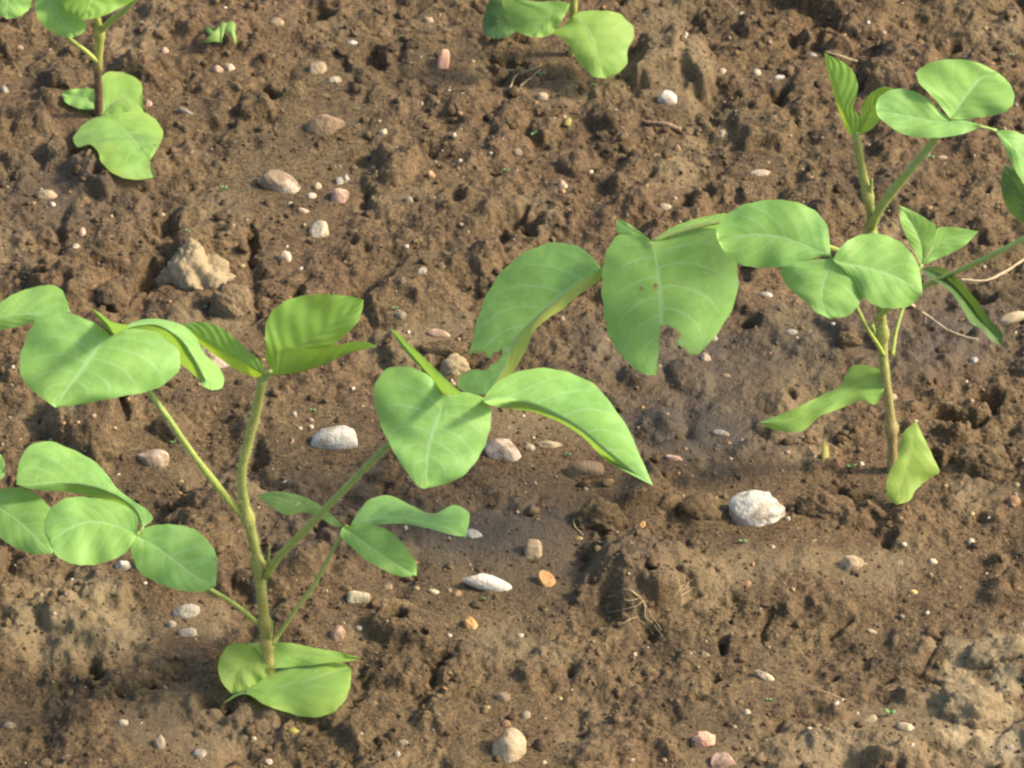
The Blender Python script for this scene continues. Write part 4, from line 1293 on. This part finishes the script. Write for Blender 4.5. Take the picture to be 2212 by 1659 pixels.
# ================================================================== assemble
STONES = [
 # name, x, y, w, h, roll, colour, form, label
 ('stone', 606, 402, 108, 62, 28, 'pale', 'bean', 'smooth pale oblong stone tilted downhill, right of the back left seedling'),
 ('stone', 1441, 217, 44, 46, 30, 'white', 'round', 'clean white stone sitting alone below the back middle seedling'),
 ('brick_fragment', 957, 138, 27, 62, 5, 'brick', 'block', 'upright salmon pink brick fragment left of the back middle seedling'),
 ('stone', 1632, 1105, 120, 92, 8, 'white', 'round', 'largest round white stone, low and left of the right seedling'),
 ('stone', 727, 952, 112, 66, 0, 'white', 'bean', 'arched white stone half buried beside the front left seedling stem'),
 ('stone', 331, 995, 72, 52, 0, 'pale', 'angular', 'pale wedge shaped stone under the front left petiole'),
 ('stone', 1088, 978, 92, 62, 38, 'pale', 'angular', 'angular pinkish stone behind the drooping front leaf'),
 ('stone', 1262, 1022, 88, 56, -8, 'brown', 'round', 'smooth grey brown stone under the pointed leaf tip'),
 ('stone', 1056, 1264, 122, 44, 17, 'white', 'bean', 'long curved white stone with a grey end in the foreground'),
 ('stone', 470, 783, 92, 52, 38, 'pale', 'round', 'pinkish white stone showing behind the front seedling upper leaves'),
 ('stone', 1180, 1258, 40, 56, -28, 'orange', 'angular', 'orange and cream stone right of the long curved white stone'),
 ('stone', 775, 1294, 50, 34, 8, 'cream', 'block', 'beige rectangular stone right of the front left stem'),
 ('stone', 402, 1324, 60, 40, -8, 'grey', 'round', 'dusty grey stone left of the front left stem foot'),
 ('stone', 1100, 1622, 74, 100, 12, 'tan', 'round', 'large tan stone cut off by the bottom edge'),
 ('stone', 1838, 1222, 62, 46, 0, 'tan', 'angular', 'tan orange stone sunk in soil right of the largest white stone'),
 ('stone', 690, 502, 48, 54, 30, 'cream', 'drop', 'drop shaped yellowish stone below the pale oblong stone'),
 ('stone', 735, 428, 38, 42, 10, 'pink', 'block', 'square pinkish stone right of the pale oblong stone'),
 ('stone', 749, 390, 14, 30, -12, 'white', 'round', 'narrow upright white stone above the square pinkish stone'),
 ('stone', 733, 394, 20, 26, 0, 'slate', 'block', 'grey white chip touching the narrow upright white stone'),
 ('stone', 616, 561, 29, 40, 0, 'cream', 'round', 'egg shaped cream stone right of the pale crumbly clod'),
 ('stone', 1653, 1465, 62, 25, 28, 'cream', 'round', 'long cream stone lying alone in the right foreground'),
 ('stone', 1022, 1156, 50, 26, 25, 'white', 'angular', 'white stone at the tip of the low curled leaf'),
 ('stone', 345, 1612, 26, 50, 0, 'cream', 'round', 'upright beige stone at the bottom edge left of centre'),
 ('stone', 1088, 1508, 36, 33, 0, 'tan', 'round', 'rounded tan stone above the large tan stone at the bottom edge'),
 ('stone', 1135, 1548, 24, 32, 30, 'cream', 'round', 'pale cream stone between two tan stones in the foreground'),
 ('stone', 1524, 776, 24, 32, -28, 'pale', 'round', 'pale pink stone just right of the bitten leaf tip'),
 ('stone', 1541, 733, 22, 24, 0, 'white', 'round', 'small white stone at the right edge of the bitten leaf'),
 ('stone', 267, 1226, 36, 36, 30, 'white', 'crumbly', 'white lumpy stone under the round left leaflet'),
 ('stone', 702, 278, 84, 62, -15, 'brown', 'round', 'large soil covered stone above the pale oblong stone'),
 ('stone', 470, 153, 28, 26, 0, 'pink', 'round', 'pink stone of a touching pair right of the back left seedling'),
 ('stone', 497, 149, 28, 26, 0, 'pale', 'angular', 'pale stone of a touching pair right of the back left seedling'),
 ('stone', 598, 50, 36, 26, 0, 'tan', 'round', 'tan stone right of the small jagged weed'),
 ('stone', 1186, 963, 56, 22, 3, 'tan', 'round', 'flat tan stone right of the angular pinkish stone'),
 ('stone', 1145, 970, 28, 22, 10, 'cream', 'round', 'small cream stone between the angular pinkish and flat tan stones'),
 ('stone', 1152, 1196, 38, 62, 0, 'tan', 'block', 'tan block of stone behind the orange and cream stone'),
 ('stone', 1386, 1140, 18, 34, 18, 'orange', 'round', 'thin orange stone left of the largest round white stone'),
 ('stone', 1250, 1165, 22, 17, 0, 'yellow', 'round', 'bright orange bead of a pebble in the middle foreground'),
 ('stone', 948, 724, 52, 26, 14, 'pink', 'angular', 'flat reddish stone between the front leaves and the folded leaf'),
 ('stone', 2190, 1086, 34, 36, 0, 'orange', 'crumbly', 'orange brown stone at the right edge beside the yellowing leaf'),
 ('stone', 1924, 860, 32, 28, 0, 'tan', 'round', 'tan stone touching the right seedling stem'),
 ('stone', 1556, 939, 44, 22, 12, 'slate', 'angular', 'blue grey flat stone under the right seedling wavy leaf'),
 ('stone', 1118, 331, 27, 24, 0, 'cream', 'angular', 'beige stone over a dark hollow in the upper middle'),
 ('stone', 931, 381, 22, 30, -20, 'orange', 'round', 'salmon orange stone in the upper middle soil'),
 ('stone', 883, 435, 22, 28, -30, 'cream', 'angular', 'cream wedge stone right of the square pinkish stone'),
 ('stone', 1216, 402, 20, 36, -30, 'pale', 'round', 'pale slender stone in the middle above the dark clod'),
 ('stone', 1464, 322, 22, 22, 0, 'orange', 'round', 'round orange pebble below the clean white stone'),
 ('stone', 1436, 448, 30, 18, 8, 'cream', 'block', 'cream slab pebble above the bitten leaf'),
 ('stone', 1172, 212, 28, 30, 0, 'tan', 'round', 'tan orange stone below the rootlets at the back'),
 ('stone', 828, 288, 22, 25, 0, 'cream', 'angular', 'cream and orange stone below the brick fragment'),
 ('stone', 684, 405, 24, 26, 30, 'tan', 'angular', 'tan chip at the right end of the pale oblong stone'),
 ('stone', 673, 425, 24, 21, 0, 'cream', 'round', 'yellowish pebble below the tan chip by the pale oblong stone'),
 ('stone', 658, 458, 36, 18, 25, 'pink', 'angular', 'flat pink chip below the pale oblong stone'),
 ('stone', 2014, 1215, 28, 20, 15, 'cream', 'angular', 'beige pebble, right one of two pale pebbles at the right'),
 ('stone', 1940, 1220, 26, 17, -22, 'cream', 'block', 'beige brick shaped pebble, left one of two at the right'),
 ('stone', 1973, 1281, 21, 18, 0, 'yellow', 'round', 'yellow orange pebble in the right foreground'),
 ('stone', 937, 1280, 32, 17, 12, 'cream', 'round', 'flat cream pebble left of the long curved white stone'),
 ('stone', 838, 1269, 25, 18, -8, 'tan', 'block', 'tan pebble right of the beige rectangular stone'),
 ('stone', 1016, 1352, 32, 40, -25, 'orange', 'crumbly', 'rusty orange stone below the long curved white stone'),
 ('stone', 985, 1284, 28, 20, -20, 'orange', 'angular', 'orange brown chip at the left end of the curved white stone'),
 ('stone', 1093, 1566, 22, 26, 0, 'orange', 'round', 'orange pebble directly above the large tan stone'),
 ('stone', 855, 1590, 19, 20, 0, 'orange', 'round', 'orange pebble of a small group at the bottom edge'),
 ('stone', 872, 1607, 30, 20, 18, 'cream', 'round', 'cream pebble of a small group at the bottom edge'),
 ('stone', 858, 1631, 16, 20, 0, 'white', 'round', 'white pebble of a small group at the bottom edge'),
 ('stone', 1124, 1374, 19, 15, 0, 'cream', 'round', 'cream pebble in the centre foreground hollow'),
 ('stone', 402, 243, 46, 18, 32, 'slate', 'angular', 'grey slate sliver right of the back left lower leaf'),
 ('stone', 321, 226, 22, 32, 0, 'pink', 'angular', 'pink and white stone at the right of the back left lower leaves'),
 ('stone', 42, 104, 19, 16, 0, 'pink', 'round', 'pink pebble at the far back left'),
 ('stone', 10, 198, 18, 32, -20, 'grey', 'round', 'grey stone at the left edge near the back'),
 ('stone', 356, 112, 20, 22, 0, 'pink', 'round', 'rosy pebble left of the small jagged weed'),
 ('stone', 722, 175, 34, 22, -15, 'cream', 'crumbly', 'cream chip far left of the brick fragment'),
 ('stone', 686, 150, 40, 34, 0, 'tan', 'block', 'tan stone above the cream chip at the back'),
 ('stone', 100, 424, 54, 28, -5, 'tan', 'round', 'tan stone in the shade at the left below the back seedling'),
 ('stone', 178, 504, 18, 28, 0, 'pink', 'round', 'pinkish upright stone at the left above the pale crumbly clod'),
 ('stone', 163, 534, 20, 17, 0, 'cream', 'round', 'cream pebble below the pinkish upright stone at left'),
 ('stone', 926, 45, 26, 24, 0, 'tan', 'round', 'beige round stone near the top edge left of centre'),
 ('stone', 760, 94, 26, 14, -5, 'white', 'round', 'white flat pebble near the top edge'),
 ('stone', 1684, 168, 28, 14, -5, 'white', 'round', 'grey white pebble left of the folded young leaf'),
 ('stone', 1634, 160, 24, 24, 0, 'cream', 'crumbly', 'cream crumb stone left of the grey white pebble at the back right'),
 ('stone', 1560, 155, 20, 20, 0, 'tan', 'round', 'tan pebble far right of the back middle seedling'),
 ('stone', 1757, 120, 18, 12, 20, 'white', 'round', 'white speck stone left of the folded young leaf tip'),
 ('stone', 1654, 638, 36, 18, 5, 'white', 'angular', 'white flake stone left of the right seedling lower leaflet'),
 ('stone', 1711, 719, 30, 19, 8, 'grey', 'round', 'grey white stone on the smooth soil left of the right stem'),
 ('stone', 1748, 718, 11, 15, 20, 'pink', 'round', 'tiny pink pebble beside the grey white stone on smooth soil'),
 ('stone', 1569, 813, 28, 12, 12, 'tan', 'round', 'tan oblong pebble on the smooth wet soil'),
 ('stone', 2103, 780, 24, 26, -30, 'slate', 'angular', 'grey chip on the soil right of the right stem'),
 ('stone', 431, 1630, 36, 32, 0, 'grey', 'round', 'dark grey stone near the bottom edge at left'),
 ('stone', 20, 1568, 34, 24, -10, 'tan', 'round', 'tan stone at the bottom left corner'),
 ('stone', 268, 1563, 28, 20, 5, 'cream', 'angular', 'cream stone in the left foreground'),
 ('stone', 404, 1369, 42, 24, -5, 'grey', 'block', 'grey chip below the dusty grey stone'),
 ('stone', 370, 1352, 26, 26, 30, 'grey', 'angular', 'grey shard left of the grey chip in the left foreground'),
 ('stone', 580, 1648, 22, 20, 0, 'pale', 'round', 'pale pebble at the bottom edge under the front seedling'),
 ('stone', 732, 1375, 34, 46, 0, 'pink', 'round', 'pinkish stone above the front seedling foot leaf'),
 ('stone', 866, 684, 28, 26, 0, 'slate', 'round', 'grey rounded stone right of the front seedling top leaf'),
 ('stone', 870, 606, 14, 18, 0, 'tan', 'round', 'tan pebble left of the folded bitten leaf'),
 ('stone', 908, 588, 34, 20, -25, 'grey', 'angular', 'grey stone left of the folded leaf'),
 ('stone', 1458, 992, 42, 20, 25, 'pink', 'angular', 'pinkish flat stone right of the pointed leaf'),
 ('stone', 1316, 1040, 24, 14, 10, 'orange', 'round', 'orange brown pebble below the smooth grey brown stone'),
 ('stone', 1521, 1486 - 70, 26, 20, 30, 'tan', 'angular', 'tan chip in the soil between foreground cracks'),
 ('stone', 1612, 1262, 26, 20, 0, 'orange', 'angular', 'orange stone right of the tuft of rootlets'),
 ('stone', 1520, 1600, 50, 40, 0, 'brick', 'crumbly', 'reddish crumbling stone at the bottom edge right of centre'),
 ('stone', 1560, 1648, 66, 46, 0, 'pink', 'angular', 'pink stone at the bottom edge below the reddish one'),
 ('stone', 1885, 1366, 30, 14, 25, 'tan', 'round', 'tan sliver stone above the right foreground crack'),
 ('stone', 1880, 1556, 34, 18, -35, 'tan', 'block', 'tan stick like stone near the bottom right'),
 ('stone', 1955, 1572, 42, 24, 15, 'cream', 'round', 'dusty cream stone near the bottom right clods'),
 ('stone', 2183, 1615, 22, 18, 0, 'grey', 'round', 'grey pebble at the bottom right corner'),
 ('stone', 1613, 1540, 20, 18, 0, 'cream', 'round', 'cream pebble below the long cream stone'),
 ('stone', 2100, 1175, 18, 30, -20, 'cream', 'round', 'slim cream pebble at the far right edge soil'),
 ('stone', 2035, 343, 30, 16, 5, 'tan', 'round', 'tan pebble right of the right petiole'),
 ('stone', 2008, 450, 18, 14, 0, 'orange', 'round', 'orange grain stone above the two raised blades'),
 ('stone', 1562, 288, 20, 18, 0, 'cream', 'round', 'cream pebble under a crust at the back right'),
 ('stone', 1640, 376, 44, 20, -5, 'pale', 'crumbly', 'pale flaky stone in the upper right soil'),
]
CLODS = [
 (430, 618, 165, 180, -28, 'pale', 'pale crumbly dry clod standing left of centre', -.28),
 (982, 800, 74, 56, 0, 'pale', 'pale crumbly lump below the folded leaf', .35),
 (2090, 1545, 165, 130, 10, 'cream', 'cream coloured dry clod at the lower right', -.45),
 (2165, 1425, 140, 100, -20, 'cream', 'cream crusted clod at the right edge near the bottom', -.5),
 (500, 668, 90, 110, -25, 'tan', 'tan clod leaning on the right of the pale crumbly clod', -.1),
 (1300, 1130, 120, 84, 0, 'brown', 'brown rounded clod left of the largest white stone', .2),
 (1515, 1105, 90, 70, 0, 'brown', 'brown clod touching the left side of the largest white stone', .2),
 (372, 930, 84, 84, 0, 'brown', 'brown squarish clod above the wedge shaped stone', .2),
 (1835, 735, 50, 40, 0, 'brown', 'brown clod on smooth soil left of the right stem', .3),
 (1240, 360, 64, 74, 0, 'brown', 'brown clod with a dark hollow on its left', .1),
 (240, 640, 70, 60, 0, 'brown', 'brown domed clod right of the left edge bluish leaf', .3),
 (960, 755, 100, 40, 0, 'brown', 'brown slab of soil under the flat reddish stone', .1),
 (1790, 1100, 130, 70, 10, 'brown', 'brown crumbly clod right of the largest white stone', .0),
 (2130, 1010, 120, 90, 0, 'brown', 'brown clod right of the yellowing leaf', .1),
]
SPROUTS = [(487, 412, 1.5), (1170, 165, 1), (1285, 184, 1), (770, 236, .8), (866, 81, .8), (1149, 292, 1), (1095, 370, 1.1),
           (2185, 122, 1), (410, 500, .9), (870, 730, .8), (675, 890, .9), (375, 960, 1), (1225, 985, .9), (1046, 1295, 1),
           (1605, 1175, 1.1), (1835, 1012, 1.1), (1662, 1514, 1.1), (1925, 1548, 1.3), (855, 668, 1), (2010, 345, 1)]


def root_strand(pts, r0, r1, seed, lift=.001):
    P = []
    for q in pts:
        g = ground_at(q[:2])
        P.append(g + np.array([0, 0, lift + (q[2] if len(q) > 2 else 0)]))
    n = 14 * len(pts)
    w = catmull(P, n)
    r = np.random.default_rng(seed)
    w += np.cumsum(r.normal(0, .00012, w.shape), 0) * .6
    return tube(w, np.linspace(r0, r1, n), 6, .12, seed)


def strands(name, lists, r0, r1, mat, label, cat, group=None):
    parts = [root_strand(l, r0, r1, i * 7 + len(name)) for i, l in enumerate(lists)]
    V, F, U = join(parts)
    o = mesh_object(name, V, F, mat, uv=U, origin=V[0])
    return tag(o, label, cat, group)


def flat_blade(outline, thick=.0004):
    """thin closed sheet from a 3D outline loop"""
    P = np.asarray(outline)
    c = P.mean(0)
    n = len(P)
    V = np.vstack([P, c[None] + [0, 0, .0008]])
    F = [(i, (i + 1) % n, n) for i in range(n)]
    V2 = V + [0, 0, -thick]
    m = n + 1
    F2 = [(b + m, a + m, c_ + m) for a, b, c_ in F]
    S = []
    for i in range(n):
        j = (i + 1) % n
        S += [(i, i + m, j), (j, i + m, j + m)]
    return np.vstack([V, V2]), np.array(F + F2 + S, np.int32)


def build_sprouts(mat):
    for i, (x, y, s) in enumerate(SPROUTS):
        r = np.random.default_rng(i + 400)
        g = ground_at((x, y))
        s *= r.uniform(.55, .95)
        h = .0022 * s
        top = g + np.array([r.normal(0, .0005), r.normal(0, .0005), h])
        V, F, U = tube(np.array([g - [0, 0, .002], (g + top) / 2, top]), [.0003, .00028, .00025], 6, 0, i)
        parts = [(V, F)]
        a0 = r.uniform(-.6, .6)
        for sg in (1, -1):
            d = np.array([math.cos(a0) * sg, math.sin(a0) * sg, r.uniform(.05, .6)])
            sd = np.array([-math.sin(a0), math.cos(a0), 0.1])
            L, W_ = .0028 * s * r.uniform(.8, 1.2), .0011 * s
            loop = []
            for t in np.linspace(0, 2 * math.pi, 12, endpoint=False):
                loop.append(top + d * L * (.5 - .5 * math.cos(t)) + sd * W_ * math.sin(t) + np.array([0, 0, -.0004 * (1 - math.cos(t))]))
            parts.append(flat_blade(loop, .0002))
        V, F, _ = join(parts)
        o = mesh_object('sprout', V, F, mat, origin=g)
        tag(o, 'tiny green weed sprout with two seed leaves on bare soil', 'sprout', 'tiny weed sprouts in the soil')


def build_weed(mats):
    base = ground_at((478, 84))
    root = empty('weed', base)
    tag(root, 'small jagged leaved light green weed right of the back left seedling', 'weed')
    V, F, U = tube(np.array([base - [0, 0, .004], base + [0, 0, .004], base + [.001, 0, .008]]), [.0007, .0006, .0005], 8, 0, 1)
    mesh_object('stem', V, F, mats['petiole'], root, uv=U, origin=base)
    y0 = base[1]
    lm = plain_material('weed_leaf', (.22, .34, .085), .55, .35, (.36, .48, .08))
    for L in ([(1420, 160), (1400, 190), (1330, 165), (1320, 200), (1355, 225), (1310, 262), (1312, 275), (1370, 265), (1410, 270), (1430, 210)],
              [(1425, 160), (1460, 145), (1500, 135), (1515, 160), (1512, 200), (1520, 270), (1508, 285), (1490, 235), (1470, 215), (1440, 205)],
              [(1405, 160), (1430, 140), (1470, 150), (1450, 190), (1428, 250), (1425, 275), (1412, 260), (1412, 200)]):
        q = [hit_plane(a, np.array([0, y0 - .004, base[2] + .007]), M_norm((0, -.5, .85))) for a in px('A', L)]
        V, F = flat_blade(q, .0003)
        mesh_object('leaf', V, F, lm, root, origin=base)


def main():
    for s in STONES:
        settle((s[1], s[2]), max(s[3], s[4]))
    for q in [(583, 1462), (1926, 1016), (213, 250), (1236, 118)]:
        settle(q, 70)
    soil = soil_material('soil')
    crumb_mat = soil_material('soil_loose', True)
    build_ground(soil)
    scatter('soil_crumbs', 7000, .0009, .0040, 4.2, crumb_mat, 51, 2, .5, 'loose brown crumbs of soil lying over the ground', .85, .27)
    scatter('fine_soil_crumbs', 20000, .0004, .0014, 2.0, crumb_mat, 53, 1, .6, 'fine brown crumbs of soil sprinkled over the ground', .5, .26)
    scatter('grit', 4200, .00035, .0022, 3.8, grit_material(), 52, 1, .45, 'scattered pale and orange grit grains in the soil', .25, .20)
    for i, (nm, x, y, w, h, roll, kind, form, lab) in enumerate(STONES):
        make_stone(nm, (x, y), w, h, roll, kind, lab, form, .28 if kind == 'white' and w > 60 else .5 if kind == 'brick' else .12 if w > 60 else -.04, i)
    for i, (x, y, w, h, roll, kind, lab, lift) in enumerate(CLODS):
        o = make_stone('clod', (x, y), w, h, roll, 'tan', lab, 'clod', lift, 300 + i, .75, 'clod', 'clods of dried soil')
        o.data.materials[0] = CLOD_MATS(kind)
    mats = build_plants()
    sprout = plain_material('sprout_green', (.17, .27, .10), .6, .3, (.25, .4, .1))
    build_sprouts(sprout)
    build_weed(mats)
    straw = plain_material('dry_straw', (.40, .31, .18), .7, vary=.35)
    rootm = plain_material('dry_rootlet', (.30, .225, .12), .75, vary=.4)
    strands('straw_stalk', [[(1958, 668, .004), (2000, 692, .003), (2050, 725, .002), (2110, 741, .001)]], .0009, .0005, straw,
            'thin pale straw stalk lying right of the right stem', 'straw')
    strands('straw_stalk', [[(2075, 614, .002), (2130, 618, .003), (2180, 596, .004), (2240, 560, .006)]], .0007, .0009, straw,
            'curved pale straw stalk at the right edge under the long petiole', 'straw')
    strands('straw_stalk', [[(1783, 118, .001), (1810, 128, .002), (1850, 139, .001)]], .0005, .0006, straw,
            'short straw stalk behind the folded young leaf tip', 'straw')
    strands('straw_stalk', [[(1395, 268), (1440, 272), (1470, 285)]], .0012, .0016, plain_material('dry_bark', (.24, .155, .085), .8, vary=.4),
            'brown woody stalk fragment below the clean white stone', 'straw')
    strands('straw_stalk', [[(1735, 1480), (1775, 1495), (1830, 1516)]], .0003, .00018, rootm, 'faint thin straw strand right of the long cream stone', 'straw')
    Z4 = lambda l: [((1400 + a * .18083) / 1.15732, (1300 + b * .18083) / 1.15732) for a, b in l]
    strands('rootlet_tuft', [Z4(l) for l in (
        [(1150, 1130), (1060, 1200), (1040, 1300), (1070, 1390), (1200, 1480), (1290, 1640)], [(1150, 1130), (1170, 1230), (1190, 1370), (1300, 1470), (1450, 1660)],
        [(1120, 1100), (900, 1130), (760, 1075), (600, 1085)], [(1150, 1150), (950, 1240), (780, 1280), (670, 1305)],
        [(1100, 1080), (950, 970), (800, 1000)], [(1170, 1180), (1250, 1300), (1340, 1440), (1420, 1560)], [(1050, 1370), (980, 1400), (880, 1460)],
        [(1130, 1100), (1000, 1020), (870, 980)])], .00034, .00016, rootm, 'tuft of dry tan rootlets in the middle foreground', 'roots')
    strands('rootlet_tuft', [Z4(l) for l in ([(1580, 1090), (1650, 980), (1690, 900)], [(1610, 1070), (1720, 970), (1820, 950)], [(1680, 1060), (1760, 1010), (1830, 960)],
                                             [(1740, 950), (1770, 880), (1830, 860)])], .0003, .00018, rootm,
            'small wisp of dry rootlets right of the larger tuft', 'roots')
    strands('rootlet_tuft', [px('B', l) for l in ([(1020, 450), (1100, 460), (1180, 440), (1290, 410)], [(1090, 580), (1140, 490), (1230, 460), (1300, 430)],
                                                  [(1160, 560), (1220, 510), (1280, 460)], [(1130, 600), (1180, 550), (1250, 500)])], .00055, .0003, rootm,
            'dry rootlets in the shade under the back middle seedling', 'roots')
    strands('rootlet_tuft', [Z4(l) for l in ([(200, 0), (190, 90), (250, 170), (300, 215)],)], .0006, .0004, rootm,
            'single rootlet hanging above the bright orange bead pebble', 'roots')
    # dead leaf scraps
    scrap = plain_material('dead_leaf', (.34, .29, .07), .6, .3, (.45, .38, .08))
    for pts, lab in ((px('F', [(925, 1190), (955, 1230), (960, 1300), (930, 1345), (905, 1335), (910, 1260)]), 'yellow dead leaf scrap left of the right seedling foot'),
                     (px('G', [(1840, 1400), (1890, 1380), (1930, 1410), (1890, 1430)]), 'yellowish leaf scrap below the front seedling foot leaf'),
                     (px('B', [(1430, 800), (1470, 750), (1490, 770), (1480, 810)]), 'pale green leaf scrap in the soil at the back')):
        g = ground_at(tuple(np.mean(pts, 0)))
        q = [hit_plane(a, g + [0, 0, .0012], M_norm((.15, -.35, .9))) for a in pts]
        V, F = flat_blade(q, .0003)
        tag(mesh_object('leaf_scrap', V, F, scrap, origin=g), lab, 'leaf scrap')
    # dry husk at the right edge
    g = ground_at((2185, 690))
    o = make_stone('dry_husk', (2186, 690), 72, 30, -20, 'cream', 'dry tan husk at the right edge below the drooping leaflet', 'bean', .4, 77, .8, 'husk', None)
    o.data.materials[0] = straw


CM = {}


def CLOD_MATS(kind):
    if kind == 'brown':
        return CM.setdefault(kind, soil_material('soil_clod', False, .05))
    if kind in ('tan', 'cream', 'pale'):
        return CM.setdefault(kind, soil_material('soil_clod_dry_' + kind, False, {'tan': .35, 'cream': .6, 'pale': 1.15}[kind]))
    if kind not in CM:
        T = {'pale': ((.29, .225, .135), (.45, .36, .235), .55), 'cream': ((.22, .165, .09), (.34, .27, .16), .55), 'tan': ((.18, .12, .07), (.26, .18, .11), .5),
             'brown': ((.095, .061, .032), (.16, .107, .056), .3)}[kind]
        CM[kind] = stone_material('clod_' + kind, T[0], T[1], T[2], scale=260)
    return CM[kind]


def light():
    el, az = math.radians(39), math.radians(89)       # azimuth clockwise from +Y: sun stands to the right
    S = np.array([math.sin(az) * math.cos(el), math.cos(az) * math.cos(el), math.sin(el)])
    w = bpy.data.worlds.new("World")
    scene.world = w
    w.use_nodes = True
    nt = w.node_tree
    sky = nt.nodes.new('ShaderNodeTexSky')
    sky.sky_type = 'NISHITA'
    sky.sun_disc = False
    sky.sun_elevation = el
    sky.sun_rotation = az
    sky.air_density = 1.0
    sky.dust_density = 3.0
    sky.ozone_density = .8
    bg = nt.nodes['Background']
    bg.inputs['Strength'].default_value = .15
    nt.links.new(sky.outputs[0], bg.inputs['Color'])
    sd = bpy.data.lights.new('sun', 'SUN')
    sd.energy = 3.3
    sd.angle = math.radians(9.0)
    sd.color = (1.0, .89, .70)
    so = bpy.data.objects.new('sun', sd)
    so.rotation_euler = Vector(-S).to_track_quat('-Z', 'Y').to_euler()
    so.location = S * 4
    COL.objects.link(so)
    vs = scene.view_settings
    vs.view_transform = 'Standard'
    vs.look = 'None'
    vs.gamma = 1.0
    vs.exposure = 1.12
    scene.cycles.filter_width = 2.3
    scene.cycles.max_bounces = 6
    scene.cycles.transmission_bounces = 4


main()
light()
